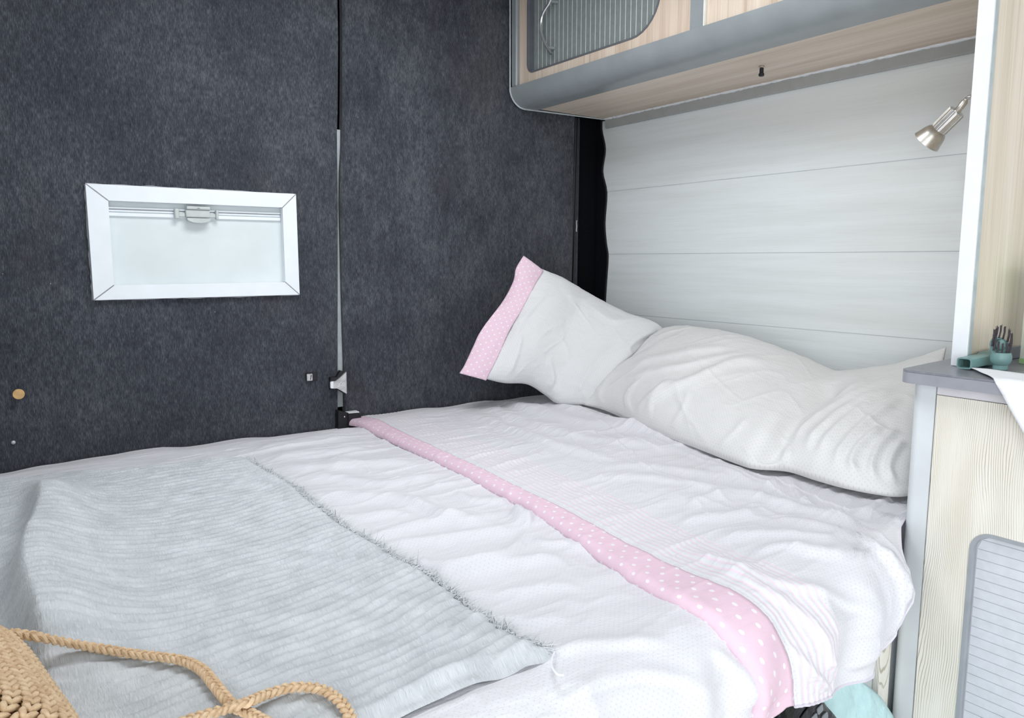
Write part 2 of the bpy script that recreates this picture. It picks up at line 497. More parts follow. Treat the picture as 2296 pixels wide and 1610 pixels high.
tag(m.build('wall_rear', BLACK), 'black rear bodywork showing between door lining and pale boards', 'wall', kind='structure')
# right side wall with five boards
m = MB(); m.box((1.9145, -2.6, -1.30), (1.96, 2.148, 0.86)); m.box((1.9033, 0.30, -0.64), (1.9140, 2.13, 0.497))
wr = tag(m.build('wall_right', WALLB), 'pale boarded side wall above the pillows', 'wall', kind='structure')
zs = [0.498, 0.244, 0.019, -0.196, -0.42, -0.645]
for a, b in zip(zs[:-1], zs[1:]):
    q = MB(); q.box((1.900, 0.30, b + 0.0011), (1.9012, 2.118, a - 0.0011), 0.0003, 1)
    q.build('plank', PLANK, wr)
q = MB(); q.box((1.9014, 0.30, -0.64), (1.9031, 2.118, 0.497)); q.build('backing_board', POST, wr)
# black wavy lining edge that finishes the board ends
edge_px = [(1352, 250), (1350, 290), (1358, 335), (1352, 385), (1361, 432), (1357, 500), (1360, 545), (1364, 575), (1361, 625), (1358, 675), (1358, 730)]
ep = smooth_line([onx(x, y, 1.898)[1:] for x, y in edge_px], 4)
q = MB(); q.tube([(1.899, p[0] + 0.004, p[1]) for p in ep], 0.0045, 6); q.build('lining_edge', RUBBER, wr)
q = MB()
poly = [(p[0], p[1]) for p in ep] + [(2.14, ep[-1][1]), (2.14, ep[0][1])]
q.prism(poly, 'x', 1.8985, 1.9148); q.build('black_lining', BLACK, wr)

# rear doors, felt lined
def doorpoly(zs_, xs_): return list(zip(xs_, zs_))
zA = [0.86, 0.62, 0.42, 0.36, 0.156, -0.153, -0.49, -1.28]
xA = [0.888, 0.886, 0.878, 0.874, 0.870, 0.860, 0.849, 0.83]
def xr(z): return float(np.interp(-z, [-v for v in zA], xA))
WX0, WX1, WZ0, WZ1 = 0.262, 0.712, -0.066, 0.150          # window opening
m = MB()
m.prism([(-0.54, -1.28), (WX0, -1.28), (WX0, 0.858), (-0.54, 0.858)], 'y', YW, YW + 0.03)
m.prism([(WX1, -1.28)] + [(x, z) for z, x in zip(zA[::-1], xA[::-1])] + [(WX1, 0.858)], 'y', YW, YW + 0.03)
m.prism([(WX0, WZ1), (WX1, WZ1), (WX1, 0.858), (WX0, 0.858)], 'y', YW, YW + 0.03)
m.prism([(WX0, -1.28), (WX1, -1.28), (WX1, WZ0), (WX0, WZ0)], 'y', YW, YW + 0.03)
d1 = tag(m.build('door_1', FELT), 'wide left rear door lined in dark felt with the window', 'door', kind='structure')
zL = [0.86, 0.70, 0.55, 0.42, 0.32, 0.25, 0.156, 0.0, -0.154, -0.30, -0.42, -1.28]
xL = [0.905, 0.905, 0.901, 0.896, 0.891, 0.885, 0.881, 0.880, 0.879, 0.8795, 0.877, 0.872]
zR = [-1.28, -0.092, 0.484, 0.858]; xR = [1.740, 1.751, 1.759, 1.765]
m = MB(); m.prism([(x, z) for z, x in zip(zL, xL)] + list(zip(xR, zR)), 'y', YW + 0.004, YW + 0.03)
d2 = tag(m.build('door_2', FELT), 'narrow right rear door lined in dark felt behind the pillow', 'door', kind='structure')
# fluffy selvedge of the felt beside the gap
q = MB(); q.tube([(x + 0.002, YW + 0.006, z) for z, x in zip(zL[:-1], xL[:-1])], 0.005, 6); q.build('felt_edge', FELT, d2)
# seals between and beside the doors
m = MB(); m.prism([(0.866, 0.372), (0.905, 0.372), (0.900, -0.44), (0.838, -0.44)], 'y', YW + 0.022, YW + 0.046)
tag(m.build('trim_1', SEAL), 'pale grey rubber seal in the gap between the rear doors', 'trim', kind='structure')
m = MB(); m.prism([(1.768, -0.6), (1.789, -0.6), (1.797, 0.497), (1.778, 0.497)], 'y', YW + 0.02, YW + 0.048)
t2 = tag(m.build('trim_2', DARKS), 'charcoal door seal beside the black pillar', 'trim', kind='structure')
for x0, rr in ((1.757, 0.0035), (1.768, 0.003)):
    q = MB(); q.tube([(x0 + 0.014 * (z + 0.1) / 0.6, YW + 0.012, z) for z in np.linspace(-0.5, 0.497, 12)], rr, 6); q.build('rubber_bead', RUBBER, t2)
q = MB(); q.tube([(1.786 + random.uniform(-.001, .001), YW + 0.019, z) for z in np.linspace(0.10, 0.14, 5)], 0.0016, 5); q.build('paint_chip', WHITE_P, t2)
# door fittings
q = MB(); c = ony(41, 881, YW); q.lathe([(0.0118, 0.0), (0.0122, 0.003), (0.0115, 0.006)], (c[0], YW - 0.022, c[2]), (0, 1, 0), 24)
kb = q.build('knob', CORK, d1)
q = MB(); q.lathe([(0.006, 0.0), (0.006, 0.016)], (c[0] + 0.0005, YW - 0.016, c[2] - 0.004), (0, 1, 0), 12); q.build('stem', RUBBER, kb)
q = MB(); c = ony(30, 992, YW); q.lathe([(0.001, 0.0), (0.0042, 0.0015), (0.0048, 0.004)], (c[0], YW - 0.004, c[2]), (0, 1, 0), 14); q.build('screw', PLATE, d1)
q = MB(); a = ony(685, 838, YW); b = ony(709, 852, YW)
q.box((a[0], YW - 0.006, b[2]), (b[0] + 0.002, YW + 0.001, a[2] + 0.002), 0.001); sk = q.build('striker', RUBBER, d1)
q = MB(); q.box((a[0], YW - 0.012, b[2] + 0.001), (a[0] + 0.0165, YW - 0.0065, a[2]), 0.001); q.build('striker_plate', PLATE, sk)
q = MB(); q.prism([(a[0] + 0.0085, b[2] + 0.004), (a[0] + 0.0105, b[2] + 0.004), (a[0] + 0.0135, a[2] - 0.003), (a[0] + 0.0110, a[2] - 0.003)], 'y', YW - 0.0126, YW - 0.0119); q.build('slot', RUBBER, sk)
# latch bracket on the right door
def py(pts, Y): return [(ony(x, y, Y)[0], ony(x, y, Y)[2]) for x, y in pts]
q = MB(); q.prism(py([(742, 847), (756, 846), (764, 831), (776, 834), (778, 884), (774, 884), (757, 873), (742, 874)], 2.084), 'y', 2.086, 2.10)
lb = q.build('latch_housing', RUBBER, d2)
q = MB(); q.prism(py([(742, 855), (752, 855), (760, 849), (776, 834), (777, 883), (765, 876), (756, 871), (742, 871)], 2.080), 'y', 2.078, 2.085); q.build('latch_plate', PLATE, lb)
q = MB(); q.prism(py([(741, 857), (747, 855), (747, 871), (741, 870)], 2.074), 'y', 2.072, 2.078); q.build('latch_tongue', WHITE_P, lb)
q = MB()
w = [ony(x, y, 2.077) for x, y in ((759, 868), (762, 860), (766, 856), (768, 859), (765, 864), (768, 866))]
q.tube([(p[0], 2.077, p[2]) for p in w], 0.0009, 5)
w = [ony(x, y, 2.077) for x, y in ((769, 860), (771, 858), (773, 861), (771, 865), (769, 862))]
q.tube([(p[0], 2.077, p[2]) for p in w], 0.0009, 5); q.build('stamped_mark', WHITE_P, lb)
# black bottom bracket
q = MB(); q.prism(py([(759, 921), (780, 926), (780, 965), (759, 965)], 2.075), 'y', 2.075, 2.099)
q.prism(py([(780, 927), (804, 925), (810, 938), (810, 965), (780, 965)], 2.075), 'y', 2.070, 2.099); hb = q.build('corner_bracket', RUBBER, d2)
q = MB(); q.prism(py([(779, 925), (803, 922), (804, 925), (782, 928)], 2.080), 'y', 2.074, 2.098); q.build('bracket_lip', WHITE_P, hb)
q = MB(); c = ony(773, 935, 2.073); q.lathe([(0.0010, 0), (0.0022, 0.001), (0.0022, 0.004)], (c[0], 2.0725, c[2]), (0, 1, 0), 10); q.build('screw', CHROME, hb)

# ---------------------------------------------------------------- window with blind, white mitred frame
OX0, OX1, OZ0, OZ1 = 0.231, 0.743, -0.098, 0.180
win = empty('window_1', (0.487, YW, -0.098), 'small white framed window with closed pale blind in dark felt door', 'window', kind='structure')
IX0, IX1, IZ0, IZ1 = 0.277, 0.704, -0.0625, 0.142
g = 0.0012
fy0, fy1 = YW - 0.014, YW + 0.016
def rail(poly): q = MB(); q.prism(poly, 'y', fy0, fy1); o = q.build('frame_rail', FRAMEW, win); return o
rail([(OX0 + g, OZ1), (OX1 - g, OZ1), (IX1 - g, IZ1), (IX0 + g, IZ1)])
rail([(OX0 + g, OZ0), (IX0 + g, IZ0), (IX1 - g, IZ0), (OX1 - g, OZ0)])
rail([(OX0, OZ1 - g), (IX0, IZ1 - g), (IX0, IZ0 + g), (OX0, OZ0 + g)])
rail([(OX1, OZ1 - g), (OX1, OZ0 + g), (IX1, IZ0 + g), (IX1, IZ1 - g)])
q = MB()
for a, b in (((OX0, OZ1), (IX0, IZ1)), ((OX1, OZ1), (IX1, IZ1)), ((OX0, OZ0), (IX0, IZ0)), ((OX1, OZ0), (IX1, IZ0))):
    q = MB(); q.tube([(a[0], fy0 + 0.0006, a[1]), (b[0], fy0 + 0.0006, b[1])], 0.0016, 6); q.build('mitre_joint', FRAMEG, win)
q = MB(); n = 40
for (x0, z0, x1, z1) in ((OX0, OZ0, OX0, OZ1), (OX0, OZ1, OX1, OZ1), (OX1, OZ1, OX1, OZ0), (OX1, OZ0, OX0, OZ0)):
    pts = [(x0 + (x1 - x0) * t + random.uniform(-.0012, .0012), YW - 0.002, z0 + (z1 - z0) * t + random.uniform(-.0012, .0012)) for t in np.linspace(0, 1, 26)]
    q.tube(pts, [random.uniform(.002, .0036) for _ in pts], 6)
q.build('sealant', FRAMEG, win)
q = MB(); q.box((IX0 - 0.004, YW + 0.010, IZ0 - 0.004), (IX1 + 0.004, YW + 0.0145, IZ1 + 0.004)); q.build('blind', BLIND, win)
bz = 0.116
q = MB()
for z0, z1, dy in ((bz + 0.008, bz + 0.0125, 0.007), (bz + 0.001, bz + 0.006, 0.004), (bz - 0.010, bz - 0.001, 0.006)):
    q.box((IX0 + 0.001, YW + 0.010 - dy, z0), (IX1 - 0.001, YW + 0.0115, z1), 0.001)
q.build('blind_rail', FRAMEW, win)
q = MB(); q.box((IX0 + 0.001, YW + 0.0075, bz + 0.006), (IX1 - 0.001, YW + 0.010, bz + 0.008)); q.build('rail_groove', FRAMEG, win)
lx = ony(443, 475, YW)[0]
q = MB(); q.box((lx - 0.031, YW - 0.010, bz - 0.008), (lx + 0.029, YW + 0.004, bz + 0.012), 0.003, 2); lt = q.build('latch', LATCHM, win)
q = MB(); q.box((lx - 0.029, YW - 0.014, bz + 0.012), (lx + 0.029, YW + 0.002, bz + 0.020), 0.002, 2); q.build('latch_cap', LATCHM, lt)
q = MB(); q.prism([(lx - 0.029, bz - 0.010), (lx + 0.029, bz - 0.010)] + [(lx + 0.029 * math.cos(t), bz - 0.012 - 0.010 * math.sin(t)) for t in np.linspace(0.1, math.pi - 0.1, 12)], 'y', YW - 0.014, YW + 0.002); q.build('thumb_grip', LATCHM, lt)
q = MB(); q.box((lx - 0.004, YW - 0.0146, bz + 0.0145), (lx + 0.003, YW - 0.0138, bz + 0.016)); q.build('slot', GREY_D, lt)
for sx, ww in ((-0.052, 0.011), (0.047, 0.007)):
    q = MB(); q.box((lx + sx - ww / 2, YW - 0.010, bz - 0.012), (lx + sx + ww / 2, YW + 0.006, bz + 0.013), 0.003, 2); q.build('rail_clip', LATCHM, win)
    q = MB(); q.box((lx + min(sx, 0.6 * sx), YW - 0.004, bz - 0.007), (lx + max(sx, 0.6 * sx), YW + 0.006, bz + 0.003), 0.001); q.build('latch_arm', LATCHM, win)

# ---------------------------------------------------------------- trim under the overhead cabinet
m = MB(); m.box((1.884, 0.655, 0.467), (1.8985, 2.085, 0.4985), 0.002)
tag(m.build('trim_3', GREY_S), 'long grey trim strip along the top of the boarded wall', 'trim', kind='structure')

# ---------------------------------------------------------------- rounded openings and slatted insets
def rrect(u0, u1, v0, v1, rads, n=8):
    """rounded rectangle, rads for corners (u0v0, u1v0, u1v1, u0v1), counter-clockwise"""
    pts = []
    for (cu, cv, r, a0) in ((u0 + rads[0], v0 + rads[0], rads[0], math.pi), (u1 - rads[1], v0 + rads[1], rads[1], 1.5 * math.pi),
                            (u1 - rads[2], v1 - rads[2], rads[2], 0), (u0 + rads[3], v1 - rads[3], rads[3], 0.5 * math.pi)):
        for k in range(n + 1):
            a = a0 + 0.5 * math.pi * k / n
            pts.append((cu + r * math.cos(a), cv + r * math.sin(a)))
    return pts
def ring_prism(outer, inner, x0, x1):
    """plate with a hole in the plane x = const; outer and inner have equal counts"""
    q = MB(); n = len(outer)
    v = [(x0, p[0], p[1]) for p in outer] + [(x0, p[0], p[1]) for p in inner] + [(x1, p[0], p[1]) for p in outer] + [(x1, p[0], p[1]) for p in inner]
    f = []
    for i in range(n):
        j = (i + 1) % n
        f += [[i, j, n + j, n + i], [2 * n + i, 3 * n + i, 3 * n + j, 2 * n + j], [i, 2 * n + i, 2 * n + j, j], [n + i, n + j, 3 * n + j, 3 * n + i]]
    q.add(v, f); return q
def rect_match(inner, u0, u1, v0, v1):
    """points on the rectangle seen from its centre in the same directions as inner, corners snapped"""
    n = len(inner); q4 = n // 4; out = []
    corners = [(u0, v0), (u1, v0), (u1, v1), (u0, v1)]
    for i, (u, v) in enumerate(inner):
        k = i // q4; j = i % q4; c = corners[k]; h = (q4 - 1) // 2
        if j == h: out.append(c); continue
        if k == 0: out.append((u0, v) if j < h else (u, v0))
        if k == 1: out.append((u, v0) if j < h else (u1, v))
        if k == 2: out.append((u1, v) if j < h else (u, v1))
        if k == 3: out.append((u, v1) if j < h else (u0, v))
    return out
def inset_pts(p, d):
    n = len(p); c = np.mean(np.array(p), 0); out = []
    for i in range(n):
        a = np.array(p[i - 1]); b = np.array(p[(i + 1) % n]); t = b - a; t /= np.linalg.norm(t)
        nrm = np.array([-t[1], t[0]]); out.append(tuple(np.array(p[i]) + nrm * d))
    return out
def span(poly, u, axis):
    """extent of the outline across the line coordinate[axis] = u"""
    hits = []
    for i in range(len(poly)):
        a, b = poly[i], poly[(i + 1) % len(poly)]
        if (a[axis] - u) * (b[axis] - u) < 0:
            t = (u - a[axis]) / (b[axis] - a[axis]); hits.append(a[1 - axis] + t * (b[1 - axis] - a[1 - axis]))
    return (min(hits), max(hits)) if len(hits) > 1 else None

# ---------------------------------------------------------------- overhead cabinet
oc = empty('overhead_cabinet', (1.69, 1.38, 0.50), 'oak overhead cabinet with grey rounded edge above the bed', 'cabinet')
CF = 1.484
q = MB(); q.box((1.56, 0.655, 0.50), (1.898, 2.085, 0.514)); q.build('bottom_panel', WOOD_H, oc)
q = MB(); q.box((1.512, 0.655, 0.553), (1.898, 2.085, 0.84)); q.build('carcass', GREY_D, oc)
prof = [(1.486, 0.556), (1.472, 0.556)] + [(1.532 - 0.061 * math.cos(a), 0.556 - 0.060 * math.sin(a)) for a in np.linspace(0.0, math.pi / 2, 14)] + [(1.577, 0.4955), (1.577, 0.502), (1.53, 0.51), (1.486, 0.54)]
v = []; q = MB()
ys = [0.655, 2.062, 2.088]
n = len(prof)
for y in ys: v += [(p[0], y, p[1]) for p in prof]
f = [list(range(n)), list(range(3 * n - 1, 2 * n - 1, -1))]
for k in range(2): f += [[k * n + i, k * n + (i + 1) % n, (k + 1) * n + (i + 1) % n, (k + 1) * n + i] for i in range(n)]
q.add(v, f, True); q.build('edge_profile', GREY_T, oc)
q = MB(); q.tube([(1.470, 2.087, 0.84), (1.470, 2.087, 0.556)] + [(1.532 - 0.063 * math.cos(a), 2.087, 0.556 - 0.062 * math.sin(a)) for a in np.linspace(0.1, math.pi / 2, 12)] + [(1.60, 2.087, 0.495), (1.89, 2.087, 0.498)], 0.0024, 6)
q.build('end_bead', SEAL, oc)
q = MB(); q.box((1.474, 2.058, 0.556), (1.511, 2.085, 0.84), 0.003); q.build('end_strip', GREY_T, oc)
q = MB(); q.box((1.478, 1.290, 0.5565), (1.511, 1.334, 0.84), 0.002); ds = q.build('divider_strip', GREY_T, oc)
q = MB(); q.box((1.4765, 1.286, 0.5565), (1.500, 1.2895, 0.84)); q.build('bright_edge', GAP_L, ds)
# front door with slatted inset
IY0, IY1, IZa, IZb = 1.435, 2.012, 0.585, 0.83
outl = rrect(IY0, IY1, IZa, IZb, (0.105, 0.030, 0.030, 0.060), 8)
q = ring_prism(rect_match(outl, 1.337, 2.055, 0.5575, 0.845), outl, CF, CF + 0.022)
dr = q.build('door', WOOD_V, oc)
dr['label'] = 'door with grey slatted inset and bow handle'
q = ring_prism(outl, inset_pts(outl, 0.005), CF - 0.002, CF + 0.012); q.build('inset_rim', GREY_D, dr)
q = MB(); q.prism(inset_pts(outl, 0.003), 'x', CF + 0.0095, CF + 0.014); q.build('inset_back', GAP_L, dr)
inn = inset_pts(outl, 0.006)
pitch = 0.0205; y = 1.985; 
while y - pitch > IY0 + 0.008:
    a = span(inn, y - 0.001, 0); b = span(inn, y - pitch + 0.003, 0)
    if a and b:
        q = MB(); q.prism([(y - 0.0012, a[0]), (y - 0.0012, a[1]), (y - pitch + 0.0022, b[1]), (y - pitch + 0.0022, b[0])], 'x', CF + 0.0082, CF + 0.0094)
        q.build('slat', SLAT_U, dr)
    y -= pitch
sp = inset_pts(outl, 0.003); a = span(sp, 1.9858, 0)
pts = [p for p in sp if p[0] > 1.9858]
k0 = min(range(len(pts)), key=lambda i: pts[i][1])
q = MB(); q.prism([(1.9858, a[0])] + sorted(pts, key=lambda p: p[1]) + [(1.9858, a[1])], 'x', CF + 0.006, CF + 0.0098); q.build('finger_scoop', GREY_D, dr)
hp = [onx(x, y_, CF - 0.012) for x, y_ in ((1240, -10), (1234, 8), (1222, 30), (1217, 55), (1220, 80), (1227, 102), (1238, 121))]
hp = smooth_line(hp, 4)
q = MB(); q.tube([(CF - 0.014 - 0.006 * math.sin(math.pi * i / (len(hp) - 1)), p[1], p[2]) for i, p in enumerate(hp)], 0.0042, 8); hd = q.build('handle', CHROME, dr)
for p in (hp[3], hp[-4]):
    q = MB(); q.tube([(CF - 0.013, p[1], p[2]), (CF + 0.008, p[1] - 0.006, p[2])], 0.0045, 8); q.build('handle_foot', SLAT_U, dr)
# second door further forward
q = MB(); q.box((CF, 0.660, 0.5575), (CF + 0.022, 1.2855, 0.845), 0.0015); q.build('door', WOOD_V, oc)
# push catch
c = onz(1708, 148, 0.50)
q = MB(); q.lathe([(0.0030, 0.0), (0.0075, 0.0005), (0.0080, 0.004), (0.0055, 0.005)], (c[0], c[1], 0.4995), (0, 0, -1), 20); pc = q.build('push_catch', STEEL, oc)
q = MB(); q.lathe([(0.0052, 0.0), (0.0052, 0.013), (0.0072, 0.015), (0.0072, 0.020), (0.005, 0.0215)], (c[0], c[1], 0.4955), (0, 0, -1), 20); q.build('catch_stud', RUBBER, pc)
# bead of white sealant
pts = [(1.8845 + random.uniform(-.003, .003), y, 0.4995 + random.uniform(-.0008, .0008)) for y in np.linspace(0.66, 2.085, 150)]
q = MB(); q.tube(pts, [0.004 + 0.0022 * abs(float(vnoise(np.array([i * .23]), np.array([3.1]), 2)[0])) for i in range(150)], 6); q.build('sealant', WHITE_P, oc)

# ---------------------------------------------------------------- divider panel and reading lamp
dp = empty('divider_panel', (1.66, 0.637, -0.190), 'upright oak partition with white front edge standing on the grey worktop', 'partition')
q = MB(); q.box((1.4482, 0.6225, -0.190), (1.898, 0.6425, 0.855)); q.build('panel', WOOD_P, dp)
q = MB(); q.box((1.428, 0.6175, -0.190), (1.4325, 0.6440, 0.855), 0.001, 2); q.build('edge_strip', WHITE_P, dp)
q = MB(); q.box((1.4326, 0.6180, -0.190), (1.448, 0.6435, 0.855), 0.0015); q.build('side_strip', SEAL, dp)

lp = empty('reading_lamp', (1.62, 0.648, 0.38), 'small brushed nickel gooseneck reading lamp behind the oak partition', 'lamp')
Xl = 1.75
pA = onx(2163, 228, Xl); pB = onx(2147, 249, Xl); pS = onx(2105, 291, Xl); pE = onx(2090, 306, Xl)
ax = Vector(pS) - Vector(pB); ax.normalize()
q = MB(); q.lathe([(0.026, 0), (0.026, 0.006), (0.022, 0.010), (0.008, 0.012)], (1.62, 0.643, 0.385), (0, 1, 0), 28); q.build('base', STEEL, lp)
neck = smooth_line([(1.62, 0.657, 0.385), (1.65, 0.69, 0.402), (1.712, 0.762, 0.402), onx(2186, 208, 1.742), onx(2170, 219, 1.747), pA], 8)
q = MB(); q.tube(neck, [0.0040 + (0.0005 if i % 2 else 0) for i in range(len(neck))], 10); q.build('gooseneck', STEEL, lp)
q = MB(); q.lathe([(0.0045, -0.004), (0.0072, 0.0), (0.0072, (Vector(pB) - Vector(pA)).length), (0.005, (Vector(pB) - Vector(pA)).length + 0.004)], pA, Vector(pB) - Vector(pA), 20); q.build('sleeve', STEEL, lp)
L = (Vector(pS) - Vector(pB)).length
o = Vector(pB)
q = MB(); q.lathe([(0.009, 0.0), (0.0165, 0.0005), (0.0165, L)], o, ax, 28); bd = q.build('lamp_body', CHROME, lp)
a_ = ax.cross(Vector((0.2, 0.3, 0.9))).normalized(); b_ = ax.cross(a_)
for k in range(14):
    an = 2 * math.pi * k / 14; dd = a_ * math.cos(an) + b_ * math.sin(an)
    q = MB(); q.tube([o + dd * 0.0168 + ax * 0.002, o + dd * 0.0168 + ax * (L - 0.001)], 0.0013, 5); q.build('fin', STEEL, bd)
q = MB(); q.lathe([(0.0165, 0.0), (0.0215, 0.004), (0.0255, 0.012), (0.0285, 0.024), (0.0315, 0.034), (0.0300, 0.034), (0.0270, 0.024), (0.022, 0.012), (0.012, 0.008), (0.0005, 0.008)], o + ax * L, ax, 32, False); q.build('shade', STEEL, lp)
q = MB(); q.lathe([(0.009, 0.008), (0.013, 0.012), (0.014, 0.022), (0.009, 0.027), (0.0005, 0.028)], o + ax * L, ax, 20, False); q.build('bulb', GAP_L, lp)

# ---------------------------------------------------------------- worktop and lower cabinet
outline = [(1.31, -0.6)] + [(1.331 - 0.021 * math.cos(a), 0.656 + 0.0205 * math.sin(a)) for a in np.linspace(0, math.pi / 2, 10)] + [(1.40, 0.682), (1.51, 0.690), (1.60, 0.697), (1.895, 0.697), (1.895, -0.6)]
wt = empty('worktop', (1.6, 0.1, -0.191), 'grey laminate worktop with rounded corner beside the bed', 'worktop')
q = MB(); q.prism(outline, 'z', -0.194, -0.1905); q.build('top', TOPM, wt)
ctr = outline[:-1]
outer = [(p[0], p[1]) for p in outline]
q = MB(); q.prism([(x - 0.0008 if x < 1.312 else x, y) for x, y in outline], 'z', -0.213, -0.1942); q.build('edging', TOPE, wt)
q = MB(); q.box((1.4735, 0.6165, -0.190), (1.895, 0.6205, -0.166), 0.001); q.build('upstand', TOPM, wt)

kc = empty('kitchen_cabinet', (1.6, 0.1, -1.30), 'pale ash lower cabinet with silver slatted door beside the bed', 'cabinet')
q = MB(); q.box((1.362, -0.6, -1.296), (1.895, 0.655, -0.216)); q.build('carcass', POST, kc)
pp = [(1.3375, 0.6235), (1.3375, 0.648)] + [(1.3525 - 0.015 * math.cos(a), 0.648 + 0.0165 * math.sin(a)) for a in np.linspace(0.2, math.pi / 2, 8)] + [(1.40, 0.6645), (1.40, 0.656), (1.3615, 0.656), (1.3615, 0.6235)]
q = MB(); q.prism(pp, 'z', -1.298, -0.2135); q.build('corner_post', POST, kc)
q = MB(); q.box((1.3375, -0.6, -0.2305), (1.3615, 0.622, -0.2140), 0.001); q.build('top_rail', RAIL, kc)
c0 = onx(2240, 1203, 1.338); c1 = onx(2170, 1290, 1.338)
SY1 = float(c1[1]) + 0.001; SZ1 = float(c0[2])
outl = rrect(0.10, SY1, -1.05, SZ1, (0.03, 0.03, 0.034, 0.03), 8)
q = ring_prism(rect_match(outl, -0.05, 0.6215, -1.28, -0.2315), outl, 1.338, 1.3605); ld = q.build('door', WOOD_D, kc)
q = ring_prism(outl, inset_pts(outl, 0.0065), 1.3365, 1.352); q.build('inset_rim', RIM_W, ld)
q = MB(); q.prism(inset_pts(outl, 0.004), 'x', 1.3495, 1.356); q.build('inset_back', GAP_D, ld)
inn = inset_pts(outl, 0.0085)
z = SZ1 - 0.0175; pit = 0.0172
zt = SZ1 - 0.0085
while z > -1.03:
    a = span(inn, zt - 0.0009, 1); b = span(inn, z + 0.0008, 1)
    if a and b:
        q = MB(); q.prism([(a[0], zt), (a[1], zt), (b[1], z + 0.0014), (b[0], z + 0.0014)], 'x', 1.3484, 1.3494); q.build('slat', SLAT_W, ld)
    zt = z; z -= pit
q = MB(); q.box((1.3385, -0.6, -1.28), (1.3605, -0.053, -0.2315), 0.001); q.build('door', WOOD_D, kc)

# ---------------------------------------------------------------- bed: base, mattress
bb = empty('bed_base', (0.7, 1.4, -1.30), 'pale grey bed base panel with ash strip beneath the hanging duvet', 'bed base')
q = MB(); q.box((-0.54, 0.680, -1.298), (1.400, 0.700, -0.612)); q.build('front_panel', POST, bb)
q = MB(); q.box((-0.54, 0.702, -0.640), (1.895, 2.085, -0.612)); q.build('bed_board', WOOD_H, bb)
q = MB(); q.box((1.298, 0.667, -1.298), (1.3345, 0.6795, -0.615), 0.001); q.build('ash_strip', WOOD_D, bb)
q = MB(); q.box((-0.50, 0.72, -0.611), (1.885, 2.080, -0.500), 0.035, 4); q.sm = [True] * len(q.f)
tag(q.build('mattress', SHEET), 'white sheeted mattress under the duvet and pillows', 'mattress')

# ---------------------------------------------------------------- duvet
BZ = -0.478; RB = 0.085
XL0 = -0.50
def outY(X): return np.interp(X, [-0.5, 0.2, 0.75, 1.2], [0.58, 0.57, 0.562, 0.590])
def hemZ(X): return np.interp(X, [-0.5, 0.5, 0.70, 0.85, 1.0, 1.08, 1.14, 1.18, 1.215], [-0.70, -0.69, -0.640, -0.598, -0.628, -0.634, -0.610, -0.572, -0.53])
YB = 2.088
def prof_point(X, t):
    """bed profile: flat top, rounded front edge, hanging front; returns point and outward normal"""
    yo = outY(X); tf = YB - (yo + RB); arc = RB * math.pi / 2
    a = np.clip((t - tf) / RB, 0, math.pi / 2); h = np.maximum(t - tf - arc, 0)
    Y = np.where(t < tf, YB - t, yo + RB - RB * np.sin(a)) + 0.10 * h
    Z = BZ - RB * (1 - np.cos(a)) - h
    return Y, Z, -np.sin(a), np.cos(a)
def t_hem(X):
    yo = outY(X); return YB - (yo + RB) + RB * math.pi / 2 + np.maximum(BZ - RB - hemZ(X), 0.0)
_vt = np.linspace(0, 1, 600)
_xt = np.interp(_vt, [0, 0.890, 0.902, 0.915, 0.928, 0.950, 0.98, 1.0], [1.66, 1.66, 1.52, 1.328, 1.305, 1.245, 1.205, 1.165])
_xt = np.convolve(np.pad(_xt, 8, 'edge'), np.ones(17) / 17, 'valid')
def XRv(v): return np.interp(v, _vt, _xt)

